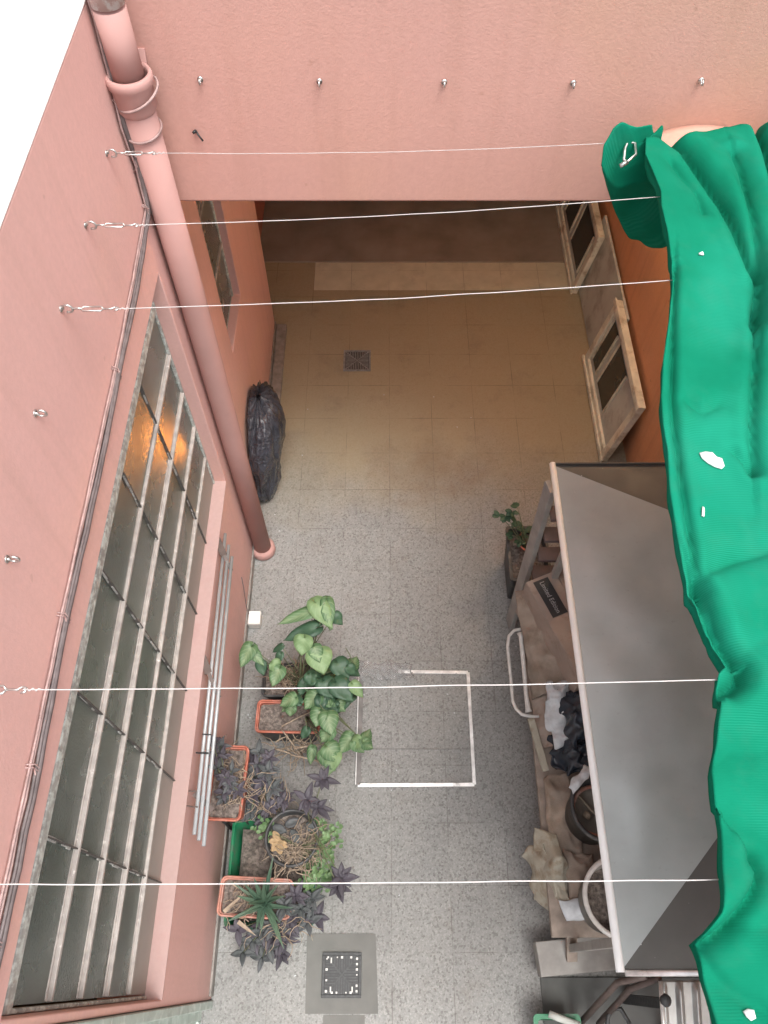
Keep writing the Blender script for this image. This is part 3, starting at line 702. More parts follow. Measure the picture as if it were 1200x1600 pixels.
# slatted end board leaning under the far corner
sa = P(860, 760, 1.30); sb = P(797, 975, .02)
MB().bar(sa, sb, .085, .03, (1, .2, 0)).build('end_rail', M['greywood'], ht, bevel=.004)
sm = MB()
for k in range(6):
    p = sa.lerp(sb, .14+.135*k); sm.box(p.x+.03, p.x+.50, p.y-.065, p.y+.02, p.z-.012, p.z+.012)
sm.build('slats', M['rose'], ht, bevel=.003)
bm_ = MB()
a = P(845, 1490, .16); b = P(845, 1527, .14)
bm_.bar(V(.745, .055, .13), V(1.62, .13, .17), .15, .12); bm_.build('base_beam', M['greywood'], ht, bevel=.006)
MB().bar(V(.80, .32, .36), V(1.0,.33,.36), .03, .03).bar(P(893,1440,.33), P(893,1500,.2), .05, .03).build('brace', M['wood'], ht, bevel=.003)

# ------------- crumpled sheets
def crumple(name, quad, label, cat, mat, amp=.03, sag=0, sc=9, n=40, seed=0, th=.004, edge=.02, parent=None):
    a, b, c_, d_ = [Vector(q) for q in quad]
    def f(u, v):
        p = a.lerp(b, u).lerp(d_.lerp(c_, u), v)
        q = V(p.x*sc+seed, p.y*sc, p.z*sc)
        k = 1 - abs(noise.noise(q))*2.2
        p.z += amp*k + amp*.5*noise.noise(q*2.7) + sag*math.sin(math.pi*u)*math.sin(math.pi*v)
        e = 1 - min(1, 8*min(u, 1-u, v, 1-v))
        p.x += edge*e*noise.noise(q*1.6+V(9,0,0)); p.y += edge*e*noise.noise(q*1.6+V(0,9,0)); p.z -= amp*.9*e*.5
        p.x += amp*.25*noise.noise(q*2+V(3,3,3)); return p
    o = MB().grid(f, n, n).build(name, mat, parent, smooth=True, solid=th)
    if label: tag(o, label, cat)
    return o
# box with a dark printed label
p1 = P(822, 908, .82); p2 = P(908, 1065, .80)
ax = (p2-p1).normalized(); L = (p2-p1).length; ay = V(-ax.y, ax.x, 0) ; ay = V(ax.y*-1, ax.x, 0)
if ay.x < 0: ay = -ay
az = V(0,0,1)
Mb = Matrix(((ax.x, ay.x, 0, p1.x), (ax.y, ay.y, 0, p1.y), (0, 0, 1, .42), (0,0,0,1)))
bt = thing('cardboard_box', 'brown cardboard box with a dark printed label, tucked under the metal roof', 'box', (p1.x+.2, p1.y-.2, .42))
MB().box(0, L, 0, .34, 0, .385, Mb).build('carton', M['card'], bt, bevel=.004)
MB().box(.002, L-.002, .002, .168, .387, .392, Mb).box(.002, L-.002, .173, .338, .387, .393, Mb).build('flaps', M['card'], bt, bevel=.002)
lb = MB().box(.02, .235, .032, .118, .3935, .3955, Mb).build('printed_label', M['label_dark'], bt)
fc = bpy.data.curves.new('lettering', 'FONT'); fc.body = 'Limited Edition'; fc.size = .034; fc.extrude = .0004
fo = bpy.data.objects.new('lettering', fc); C.objects.link(fo)
dg = bpy.context.evaluated_depsgraph_get(); fm = bpy.data.meshes.new_from_object(fo.evaluated_get(dg)); bpy.data.objects.remove(fo)
xs = [v.co.x for v in fm.vertices]; wd = max(xs)-min(xs); k_ = .185/wd
tm_ = MB(); tm_.add([Mb @ V(.035 + (v.co.x-min(xs))*k_, .062 + v.co.y*k_*1.2, .3965 + v.co.z) for v in fm.vertices], [tuple(p.vertices) for p in fm.polygons])
tx = tm_.build('lettering', M['label_white'], lb)
crumple('burlap_cloth', (P(806,925,.62), P(842,912,.66), P(905,1062,.62), P(832,1095,.46)), 'crumpled brown burlap draped beside the cardboard box', 'cloth', M['burlap'], .035, .03, 7, 50, 1)
crumple('paper_wrap', (P(828,1060,.44), P(868,1058,.5), P(905,1175,.46), P(838,1165,.43)), 'brown wrapping paper under the white cloth on the rack', 'paper', M['card'], .02, .01, 9, 40, 2)
crumple('white_cloth', (P(850,1072,.60), P(890,1062,.60), P(905,1165,.52), P(862,1170,.50)), 'pale grey white cloth bundled on the rack beside the dark bags', 'cloth', M['cloth_white'], .03, .04, 12, 50, 5, edge=.04)
crumple('plastic_bag', (P(872,1078,.62), P(925,1072,.62), P(935,1160,.62), P(890,1165,.60)), 'dark blue black plastic bag resting over the white cloth on the rack', 'bag', M['tin_dark'], .045, .06, 11, 50, 8, edge=.04)
crumple('bin_liner', (P(858,1150,.46), P(935,1140,.58), P(945,1215,.58), P(866,1205,.46)), 'crumpled dark bin liner on the rack beside the round bucket', 'bag', M['tin_dark'], .04, .04, 12, 50, 12, edge=.04)
crumple('burlap_strip', (P(846,1215,.42), P(890,1208,.44), P(912,1345,.42), P(862,1345,.42)), 'dusty brown cloth strip lying on the rack beside the round bucket', 'cloth', M['burlap'], .02, 0, 9, 40, 15)
sk = thing('sack', 'dusty beige sack slumped against the front of the rack, under the nearest line', 'sack', P(860, 1350, .2))
crumple('body', (P(838,1290,.40), P(872,1300,.46), P(895,1420,.44), P(838,1405,.22)), None, None, M['sack'], .035, .09, 6, 50, 20, edge=.05, parent=sk)
crumple('lower_fold', (P(818,1330,.24), P(850,1320,.42), P(890,1425,.42), P(838,1415,.22)), None, None, M['sack'], .025, .05, 7, 40, 24, edge=.05, parent=sk)
crumple('rag', (P(880,1330,.43), P(925,1335,.43), P(930,1415,.44), P(888,1420,.43)), 'grey brown rag beside the pale rimmed bucket', 'rag', M['burlap'], .022, .01, 10, 36, 31)
crumple('paper_sheet', (P(876,1408,.45), P(905,1404,.45), P(928,1430,.44), P(890,1442,.42)), 'small pale paper sheet at the near end of the rack', 'paper', M['cloth_white'], .01, .01, 8, 20, 33)
MBd = MB()
def bucket(name, c, r_, h, z0, label, rimmat, bodymat, fillmat, extra=False):
    t = thing(name, label, 'bucket', (c.x, c.y, z0))
    MB().rev([(.001,0),(r_*.82,0),(r_*.97,h),(r_*.97,h-.001),(r_*.90,h-.002),(r_*.80,.06),(.001,.06)], (c.x,c.y,z0), 40).build('body', bodymat, t, smooth=True)
    MB().rev([(r_*.90,h-.006),(r_*.92,h+.006),(r_*.99,h+.008),(r_*1.04,h),(r_*1.02,h-.012)], (c.x,c.y,z0), 40).build('rim', rimmat, t, smooth=True)
    f = MB(); random.seed(3)
    f.grid(lambda u, v: V(c.x + r_*.84*u*math.cos(v*6.2832), c.y + r_*.84*u*math.sin(v*6.2832), z0 + h*.45 + .012*noise.noise(V(u*5, v*9, 1))), 12, 30)
    f.build('contents', fillmat, t, smooth=True)
    if extra:
        rg = [V(c.x+r_*.72*math.cos(k*.2618)-.01, c.y+r_*.72*math.sin(k*.2618), z0+h*.62) for k in range(24)]
        MB().tube(rg, .009, 8, closed=True).build('inner_ring', M['terra2'], t, smooth=True)
        MB().tube([V(c.x-r_*.6, c.y+r_*.5, z0+h*.62), V(c.x-r_*.2, c.y, z0+h*.6), V(c.x+.02, c.y-.04, z0+h*.6)], .006, 6).tube([V(c.x-.07,c.y-.01,z0+h*.6),V(c.x-.045,c.y-.03,z0+h*.63)], .016, 8).build('debris', M['dry'], t, smooth=True)
    return t
bucket('black_bucket', P(947, 1258, .74), .155, .30, .41, 'round black bucket with a rusty inner ring, half under the metal roof edge', M['blackpot'], M['blackpot'], M['inner'], True)
crumple('bucket_liner', (P(886,1232,.735), P(912,1196,.74), P(928,1203,.745), P(899,1240,.73)), 'pale plastic liner folded over the black bucket rim', 'liner', M['cloth_white'], .012, .02, 14, 24, 3)
bucket('pale_bucket', P(972, 1402, .70), .165, .28, .41, 'round bucket with a pale dusty rim at the near end of the rack', M['white_pl'], M['greywood'], M['soil'])
# white tubular rail
tr_ = thing('white_rail', 'white tubular rail with a thicker inner bar sticking out beside the burlap', 'rail', P(815, 1050, .4))
MB().tube([P(a, b, .50) for a, b in ((840,981),(818,982),(803,985),(795,994),(793,1010),(796,1040),(799,1070),(801,1095),(806,1107),(815,1116),(828,1119),(842,1119))], .0085, 10).build('loop', M['white_pl'], tr_, smooth=True)
MB().tube([P(812,989,.52), P(814,994,.52), P(818,1040,.52), P(822,1085,.52), P(825,1108,.52), P(826,1112,.52)], [.016,.013,.011,.011,.014,.018], 12).build('inner_bar', M['white_pl'], tr_, smooth=True)
MB().bar(P(829,1122,.47), P(853,1205,.44), .035, .02).build('arm', M['sack'], tr_, bevel=.003)

# dark planter with young plant behind the rack
c = P(828, 868, .30)
dp = thing('dark_planter', 'tall dark planter holding a small leafy plant, behind the end of the rack', 'planter', (c.x, c.y, 0))
cc = V(.87, 2.17, 0)
MB().rrect([(.09,.14,.02,.002),(.115,.175,.02,.34),(.125,.185,.02,.345),(.125,.185,.02,.365),(.108,.168,.02,.365),(.10,.16,.02,.30)], cc).build('body', M['blackpot'], dp, smooth=False)
MB().add([],[]) if 0 else None
so_ = MB().grid(lambda u, v: V(cc.x-.105+.21*u, cc.y-.165+.33*v, .30+.015*noise.noise(V(u*6, v*8, 1))), 12, 18).build('soil', M['soil'], dp, smooth=True)
rg = [V(cc.x+.005+.06*math.cos(1.2+k*.22), cc.y+.07+.07*math.sin(1.2+k*.22), .385) for k in range(0, 16)]
tag(MB().tube(rg, .006, 8).build('orange_hoop', M['terra'], smooth=True), 'thin orange hoop lying in the tall dark planter', 'hoop')

# ---------------------------------------------------------------- bottom right corner
gt = thing('ribbed_tub', 'ribbed galvanised washboard sheet below the near edge of the metal roof', 'washboard', P(1075, 1570, .8))
gm3 = MB(); gz = .80
pa, pb = P(1032, 1532, gz), P(1040, 1660, gz); pc_, pd = P(1150, 1532, gz), P(1158, 1660, gz)
def rib(u, v):
    p = pa.lerp(pc_, u).lerp(pb.lerp(pd, u), v); e = min(1, v*9)*min(1, u*8)
    p.z += .020*e*max(0, math.cos((u*4.6-.1)*2*math.pi))**1.4; return p
gm3.grid(rib, 110, 40).build('ribbed_sheet', M['galv'], gt, smooth=True, solid=.003)
MB().tube([P(1032,1533,gz+.006), P(1041,1660,gz+.006)], .009, 8).build('edge', M['alu'], gt, smooth=True)
MB().rev([(.001,.012),(.018,.010),(.024,0),(.001,-.001)], P(1040,1563,gz+.012), 16).build('knob', M['label_dark'], gt, smooth=True)
for lx, ly in ((1060,1570),(1130,1640)):
    q = P(lx, ly, .79); MB().bar(V(q.x,q.y,.01), q, .04, .04, (0,1,0)).build('leg', M['iron'], gt)
ft = thing('folded_frame', 'dark metal tubes leaning in the shade below the metal roof', 'frame', P(930, 1570, 0))
MB().tube([P(905,1600,.1), P(965,1535,.55), P(1010,1525,.7)], .014, 8).tube([P(935,1600,.1), P(985,1545,.5), P(1030,1528,.7)], .014, 8).build('tubes', M['brownmetal'], ft, smooth=True)
MB().tube([P(948,1610,.25), P(950,1588,.25), P(958,1576,.25), P(970,1576,.25), P(984,1600,.25)], .010, 8).build('loop', M['iron'], ft, smooth=True)
bt2 = thing('green_bin', 'green plastic bin with pale grey handle bar at the bottom of the photo', 'bin', P(870, 1610, 0))
cb = P(872, 1618, .18)
MB().rrect([(.085,.06,.02,-.178),(.10,.075,.02,.0),(.11,.085,.02,.002),(.11,.085,.02,.014),(.09,.065,.02,.014),(.08,.055,.02,-.10)], cb).build('body', M['green_pl'], bt2)
MB().tube([P(858,1584,.24), P(872,1590,.25), P(905,1602,.24)], .016, 10).build('handle', M['panel'], bt2, smooth=True)
MB().box(.775, 1.66, -.8, -.02, .004, .014).build('shaded_floor_sheet', M['mat'], None, bevel=.003)  # added sheet: shade and dirt of the bare floor put into its colour
tag(bpy.data.objects['shaded_floor_sheet'], 'dark sheet added for the shaded, dirty floor at the bottom right', 'mat')

# ---------------------------------------------------------------- old windows leaning on the right wall
def leaning(name, label, y0, y1, xb, xt, h, mull, framemat, panes=True, cat='window', group=None, closed=False):
    t = thing(name, label, cat, (xb, (y0+y1)/2, 0), group); lean = math.atan2(xt-xb, h); Lh = math.hypot(xt-xb, h)
    Mx = Matrix.Translation((xb, y0, .004)) @ Matrix.Rotation(lean, 4, 'Y')
    f = MB(); w = .062; d = .045; Ly = y1-y0
    if closed:
        MB().box(-.02, 0, 0, Ly, 0, Lh, Mx).build('board', framemat, t, bevel=.003); return t
    f.box(-d, 0, 0, Ly, 0, w, Mx).box(-d, 0, 0, Ly, Lh-w, Lh, Mx).box(-d, 0, 0, w, w, Lh-w, Mx).box(-d, 0, Ly-w, Ly, w, Lh-w, Mx)
    f.build('frame', framemat, t, bevel=.005)
    s2 = MB().box(-d-.014, -d, -.012, Ly+.012, Lh-.03, Lh+.008, Mx).box(-d-.014, -d, -.012, Ly+.012, -.001, .028, Mx)
    s2.build('moulding', framemat, t, bevel=.003)
    mm = MB()
    for q0, q1 in mull:
        for e in (q0, q1): mm.box(-.034, -.024, e*Ly-.010, e*Ly+.010, w+.05, Lh-w-.04, Mx)
        MB().box(-.029, -.0245, q0*Ly, q1*Ly, w+.05, Lh-w-.04, Mx).build('dark_pane', M['glass_dark'], t)
    mm.build('pane_trim', framemat, t, bevel=.002)
    MB().box(-.024, -.014, w, Ly-w, w, Lh-w, Mx).build('inner_panel', M['panel'], t)
    return t
leaning('old_window', 'cream wooden window frame leaning on the right wall, nearest the metal roof', 3.08, 4.03, 1.565, 1.665, .60, ((.36,.66), (.74,.90)), M['cream'], group='old windows leaning on the right wall')
leaning('old_window', 'cream wooden window frame at the far end of the covered passage', 4.72, 5.75, 1.56, 1.655, .56, ((.12,.50), (.58,.86)), M['cream'], group='old windows leaning on the right wall')
leaning('board', 'pale grey green board leaning on the right wall between two old windows', 3.85, 4.92, 1.60, 1.685, .60, (), M['panel'], cat='board', closed=True)
MB().box(1.50, 1.56, 2.55, 3.03, .005, .03).build('plank', M['greywood'], None, bevel=.003)
tag(bpy.data.objects['plank'], 'grey plank end on the floor next to the nearest old window', 'plank')

# ---------------------------------------------------------------- drains, access cover, film
def drain(name, c, s, label, h0=.0, studs=False):
    t = thing(name, label, 'drain', (c.x, c.y, h0)); c = V(c.x, c.y, h0); f = MB(); w = .014
    for a, b, cc_, dd in ((-s, s, -s, -s+w), (-s, s, s-w, s), (-s, -s+w, -s+w, s-w), (s-w, s, -s+w, s-w)): f.box(c.x+a, c.x+b, c.y+cc_, c.y+dd, h0+.001, h0+.010)
    f.build('frame', M['irongrey'] if not studs else M['iron'], t, bevel=.002)
    MB().box(c.x-s+w, c.x+s-w, c.y-s+w, c.y+s-w, h0+.0005, h0+.0025).build('pit', M['black'], t)
    q = s-w-.003; g_ = MB(); n = 6
    def P2(x, y, z): return V(c.x+x, c.y+y, z)
    for i in range(-n, n+1):
        a = i*q/(n+.5)*.97; lim = max(abs(a)*1.0, .012)
        if abs(a) > q*.97: continue
        for sg in (-1, 1):
            if q-lim > .008:
                g_.bar(P2(a, sg*lim, h0+.006), P2(a, sg*q, h0+.006), q*.07, .003)
                g_.bar(P2(sg*lim, a, h0+.0055), P2(sg*q, a, h0+.0055), q*.07, .003)
    g_.bar(P2(-q,-q,h0+.0065), P2(q,q,h0+.0065), .007, .003).bar(P2(-q,q,h0+.0068), P2(q,-q,h0+.0068), .007, .003)
    g_.build('grate', M['irongrey'] if not studs else M['iron'], t)
    if studs:
        random.seed(9)
        for e in range(4):
            for k in range(7):
                if random.random() < .22: continue
                a = -q + q*2*(k+.5)/7; b = q*.93
                x, y = ((a, b), (b, a), (a, -b), (-b, a))[e]
                r_ = random.uniform(.003, .0055); MB().box(c.x+x-r_, c.x+x+r_, c.y+y-r_, c.y+y+r_, h0+.0075, h0+.0098).build('stud', M['white_pl'], t)
        for sx, sy in ((-1,1),(1,-1),(-1,-1)):
            MB().box(c.x+sx*q*.66-.003, c.x+sx*q*.66+.003, min(c.y+sy*q*.62, c.y+sy*(q*.62+.024)), max(c.y+sy*q*.62, c.y+sy*(q*.62+.024)), h0+.0075, h0+.0098).build('stud', M['white_pl'], t)
    return t
drain('floor_drain', P(558, 564, 0), .104, 'square drain grate in the tiles under the overhang, far end of the courtyard')
pp = [P(480,1459,0), P(587,1459,0), P(591,1584,0), P(477,1584,0)]
cp = MB(); cp.add([V(p.x,p.y,-.01) for p in pp]+[V(p.x,p.y,.005) for p in pp], [(4,5,6,7),(0,1,5,4),(1,2,6,5),(2,3,7,6),(3,0,4,7)])
tag(cp.build('concrete_patch', M['concrete']), kind='structure')
cp2 = MB().box(P(505,1590,0).x, P(570,1590,0).x, -.75, P(505,1586,0).y, -.01, .003).build('concrete_strip', M['concrete']); tag(cp2, kind='structure')
drain('floor_drain', P(534, 1523, 0), .098, 'dark square drain grate with pale studs in the concrete patch nearest the viewer', .005, True)
at = thing('access_cover', 'square metal frame of a tiled access cover in the middle of the floor', 'access cover', P(650, 1140, 0))
q4 = [P(564,1049,0), P(731,1051,0), P(741,1226,0), P(559,1227,0)]
for (a, b, mt) in ((q4[0].lerp(q4[1],.35), q4[1], 'alu'), (q4[1], q4[2], 'alu'), (q4[2], q4[3], 'alu'), (q4[3], q4[0], 'alu_dark')):
    wd = .020 if mt == 'alu' else .034
    MB().bar(a+V(0,0,.006), b+V(0,0,.006), wd, .006).build('frame_strip', M[mt], at, bevel=.0015)
MB().bar(q4[3]+V(-.012,0,.010), q4[0]+V(-.012,0,.010), .005, .004).build('lip', M['alu'], at)
MB().bar(P(606,1050,.006), P(606,1222,.006), .003, .002).bar(P(562,1170,.006), P(736,1170,.006), .003, .002).build('tile_joints', M['alu_dark'], at)
crumple('plastic_film', (P(555,1034,.03), P(636,1036,.02), P(648,1060,.015), P(558,1062,.03)), 'crumpled clear plastic film at the corner of the access cover', 'film', M['clear'], .03, .01, 26, 60, 2, .0015, .03)
random.seed(11)
db = MB()
for px, py in ((420,1030),(388,1118),(392,1122),(572,1146),(515,1252),(710,1115),(575,1155),(600,618),(678,621),(715,668),(735,653),(623,1400),(480,640),(473,712),(430,805),(436,830),(570,1086),(700,1085),(612,1236),(620,1205),(460,1525),(805,1010)):
    p = P(px, py, 0); a = random.random()*3
    db.bar(p+V(0,0,.003), p+V(.008*math.cos(a), .008*math.sin(a), .004), .005, .003)
tag(db.build('litter', M['cloth_white']), 'tiny pale crumbs and flakes scattered over the courtyard tiles', 'litter', kind='stuff')
# junction box at wall foot
jt = thing('junction_box', 'small white box at the foot of the left wall with a thin wire', 'box', P(398, 970, 0))
jc = P(398, 966, .06)
MB().box(XL+.014, XL+.092, jc.y-.045, jc.y+.045, .003, .075).build('body', M['white_pl'], jt, bevel=.006)
MB().box(XL+.020, XL+.086, jc.y-.038, jc.y+.038, .0755, .081).build('lid', M['white_trim'], jt, bevel=.003)
MB().tube([V(XL+.02, jc.y+.02, .078), V(XL+.008, jc.y+.05, .12), V(XL+.004, jc.y+.12, .25), V(XL+.002, jc.y+.15, .33)], .0028, 6).build('wire', M['cable_grey'], jt, smooth=True)

# ---------------------------------------------------------------- drying rack on left wall
rk = thing('drying_rack', 'three long steel rods on wall brackets below the long window', 'drying rack', (XL, 1.2, .95))
for (a, b) in (((352,834),(303.5,1304)), ((357.5,852),(310.5,1313)), ((362.5,870),(318,1322))):
    z = .97; MB().tube([P(a[0],a[1],z), P(b[0],b[1],z)], .0085, 12).build('rod', M['chrome'], rk, smooth=True)
for (a, b, c_) in (((339,842),(350,868),(362,892)), ((314,1020),(326,1052),(343,1090))):
    m = MB(); wa = P(a[0], a[1], .985); wb = P(b[0], b[1], .985); wc = P(c_[0], c_[1], .955)
    m.bar(wa+V(0,0,.004), wb+V(0,0,.003), .034, .004).bar(wb+V(0,0,.003), wc, .018, .004); m.build('bracket', M['brownmetal'], rk, bevel=.001)
m = MB(); m.tube([P(291,1236,.98), P(307,1236,.98)], .003, 6).tube([P(291,1259,.98), P(309,1261,.98)], .003, 6).bar(P(303,1240,.955), P(333,1266,.955), .022, .005); m.build('bracket', M['brownmetal'], rk)
MB().tube([P(306,1176,.985), P(326,1177,.985)], .004, 6).build('tie', M['black'], rk); MB().tube([P(316,1147,.985), P(330,1148,.985)], .003, 6).build('tie', M['black'], rk)

# ---------------------------------------------------------------- trash bag
tb = thing('trash_bag', 'tall black trash bag standing against the left wall behind the drainpipe', 'trash bag', (-.74, 2.95, 0))
bgm = MB()
def bagf(u, v):   # u around, v up
    t = u*2*math.pi
    prof = [(0,.045,.07),(.08,.065,.11),(.3,.085,.15),(.55,.112,.21),(.75,.118,.22),(.88,.10,.19),(.96,.06,.12),(1,.004,.006)]
    for (a,b,c_),(d_,e,f) in zip(prof, prof[1:]):
        if v <= d_: k = (v-a)/(d_-a); rx = b+(e-b)*k; ry = c_+(f-c_)*k; break
    z = .004 + .76*v; cx = -.800+.03*v; cy = 2.83+.20*v
    x = cx + 1.1*rx*math.cos(t); y = cy + 1.12*ry*math.sin(t)
    n1 = noise.noise(V(math.cos(t)*2.2, math.sin(t)*2.2, v*4)); n2 = 1-abs(noise.noise(V(math.cos(t)*4.5+3, math.sin(t)*4.5, v*6)))*2
    k = (.022*n1 + .014*n2)*min(1, v*6)
    ple = .006*math.sin(t*15+4*v)*max(0, 1-v*1.6)
    x += (k+ple)*math.cos(t); y += (k*1.4+ple)*math.sin(t); z += .02*n2*v
    return V(max(x, XL+.016), y, z)
bgm.grid(bagf, 96, 90); bgm.build('bag_body', M['bag'], tb, smooth=True, fix=True)
tag(MB().box(XL+.014, XL+.09, 3.05, 4.35, .003, .05).build('concrete_ledge', M['skirt'], bevel=.006), 'low grey concrete ledge along the left wall behind the trash bag', 'ledge')

# ---------------------------------------------------------------- planters
def rplanter(name, label, c, hx, hy, z0, h, mat, ang=0, inner=None, cat='planter', wall=.010):
    t = thing(name, label, cat, (c.x, c.y, z0)); b = V(c.x, c.y, z0)
    MB().rrect([(hx*.82,hy*.82,.02,0),(hx*.93,hy*.93,.025,h-.02),(hx*.93,hy*.93,.025,h-.012)], b, ang).rrect([(hx*.80,hy*.80,.02,0.001),(hx*.80*.02,hy*.02,.0001,0.001)], b, ang).build('body', inner or mat, t, fix=True)
    MB().rrect([(hx*.93,hy*.93,.025,h-.016),(hx,hy,.03,h-.012),(hx,hy,.03,h-.003),(hx-.003,hy-.003,.028,h),(hx-wall+.002,hy-wall+.002,.022,h),(hx-wall,hy-wall,.02,h-.003),(hx-wall-.001,hy-wall-.001,.02,h-.012),(hx-wall-.006,hy-wall-.006,.018,h-.013),(hx-wall-.008,hy-wall-.008,.018,h-.07)], b, ang).build('rim', mat, t, smooth=False, bevel=.0015)
    ca, sa = math.cos(ang), math.sin(ang)
    def sf(u, v):
        x = (u*2-1)*(hx-wall-.006); y = (v*2-1)*(hy-wall-.006)
        return V(b.x+x*ca-y*sa, b.y+x*sa+y*ca, z0+h-.038+.014*noise.noise(V(x*22, y*22, hx*9))+.006*noise.noise(V(x*80, y*80, 1)))
    MB().grid(sf, 36, 36).build('soil', M['soil'], t, smooth=True)
    return t
pA = P(450, 1119, .26); rplanter('terracotta_planter', 'terracotta rimmed dark planter under the big arrowhead plant', pA, .178, .092, .02, .24, M['terra'], -.02, M['blackpot'])
pA2 = P(462, 1062, .22); rplanter('black_planter', 'black rectangular planter hidden behind the terracotta one, full of arrowhead stems', pA2, .19, .10, .01, .22, M['blackpot'])
pB = P(354, 1221, .60); rplanter('terracotta_planter', 'orange terracotta planter raised against the left wall beside the steel rods', pB, .090, .178, .42, .17, M['terra'], -.04, M['terra'])
st_ = thing('plant_stand', 'dark metal stand holding the terracotta planter against the left wall', 'plant stand', (pB.x, pB.y, 0))
m = MB()
for sx in (-1, 1):
    for sy in (-1, 1): MB().tube([V(pB.x+sx*.06, pB.y+sy*.13, .002), V(pB.x+sx*.06, pB.y+sy*.13, .40)], .008, 8).build('leg', M['iron'], st_, smooth=True)
MB().box(pB.x-.075, pB.x+.075, pB.y-.15, pB.y+.15, .40, .416).build('top', M['iron'], st_, bevel=.003)
# green crate
gc = P(424, 1366, .26); gc.z = .0
gg = thing('green_crate', 'green plastic crate on the floor carrying pots along the left wall', 'crate', (gc.x, gc.y, 0))
GX0, GX1, GY0, GY1 = P(353,1400,.27).x, P(492,1400,.27).x, P(424,1452,.27).y, P(424,1278,.27).y
cx, cy, hx, hy = (GX0+GX1)/2, (GY0+GY1)/2, (GX1-GX0)/2, (GY1-GY0)/2
MB().rrect([(hx*.86,hy*.86,.03,.003),(hx*.95,hy*.95,.03,.25),(hx,hy,.035,.256),(hx,hy,.035,.272),(hx-.012,hy-.012,.03,.275),(hx-.02,hy-.02,.03,.262),(hx-.035,hy-.035,.03,.03),(.01,.01,.005,.03)], V(cx,cy,0)).build('body', M['green_pl'], gg, bevel=.002)
MB().box(cx-.012, cx-.002, cy-hy*.85, cy+hy*.88, .05, .25).build('divider', M['blackpot'], gg)
MB().grid(lambda u, v: V(cx-hx+.04+(2*hx-.08)*u, cy-hy+.04+(2*hy-.08)*v, .17+.02*noise.noise(V(u*6, v*9, 4))+.006*noise.noise(V(u*40, v*50, 4))), 40, 50).build('soil', M['soil'], gg, smooth=True)
pC = P(399, 1402, .42); rplanter('aloe_planter', 'faded terracotta planter with a spiky aloe on the near end of the green crate', pC, .175, .088, .262, .16, M['terra2'], -.05, M['terra2'])
pD = P(456, 1309, .45); 
rt_ = thing('round_pot', 'round black pot of twigs standing on the green crate', 'pot', (pD.x, pD.y, .25))
MB().rev([(.001,0),(.095,0),(.122,.19),(.128,.192),(.134,.20),(.132,.212),(.122,.214),(.118,.205),(.108,.12),(.001,.12)], V(pD.x,pD.y,.25), 48).build('body', M['blackpot'], rt_, smooth=True)
MB().grid(lambda u, v: V(pD.x+.112*u*math.cos(v*6.2832), pD.y+.112*u*math.sin(v*6.2832), .412+.014*noise.noise(V(u*5*math.cos(v*6.28), u*5*math.sin(v*6.28), 4))), 14, 40).build('soil', M['soil'], rt_, smooth=True)

# ---------------------------------------------------------------- plants
HEART = [(0,.0),(.02,.55),(.08,.86),(.18,1),(.32,.95),(.5,.78),(.68,.55),(.84,.30),(.94,.12),(1,0.0)]
LANCE = [(0,.25),(.1,.6),(.25,.9),(.4,1),(.6,.85),(.8,.5),(.93,.18),(1,0)]
OVAL = [(0,.1),(.15,.7),(.4,1),(.65,.9),(.85,.55),(1,.05)]
BLADE = [(0,1),(.2,.95),(.45,.75),(.7,.48),(.88,.22),(1,0)]
def leaf(mb, base, tip, w, prof, droop=.15, fold=.18, back=0, curl=0, up=V(0,0,1)):
    base = Vector(base); tip = Vector(tip); d = tip-base; L = d.length
    if L < 1e-5: return
    d.normalize(); s = d.cross(up)
    s = s.normalized() if s.length > .05 else V(1,0,0)
    n = s.cross(d).normalized(); vs = []; uvs = []; cols = (-1, -.5, 0, .5, 1)
    for t, k in prof:
        for c in cols:
            q = abs(c)
            along = t*L - back*q*q*L*max(0, 1-t*3.2)
            off = n*(-droop*L*t*t + fold*q*w*k*.5 - curl*w*q*q*k + .06*w*math.sin(t*9+c*2))
            vs.append(base + d*along + s*(c*w*.5*k) + off); uvs.append((.5+c*.5, t))
    m = len(cols); fs = [(i*m+j, i*m+j+1, (i+1)*m+j+1, (i+1)*m+j) for i in range(len(prof)-1) for j in range(m-1)]
    mb.add(vs, fs, uvs)
def stem(mb, a, b, r_=.003, bow=.03, seg=5):
    a = Vector(a); b = Vector(b); pts = []
    for k in range(6):
        u = k/5; p = a.lerp(b, u); p.z += bow*math.sin(math.pi*u); pts.append(p)
    mb.tube(pts, [r_*(1-.35*k/5) for k in range(6)], seg)
random.seed(21)
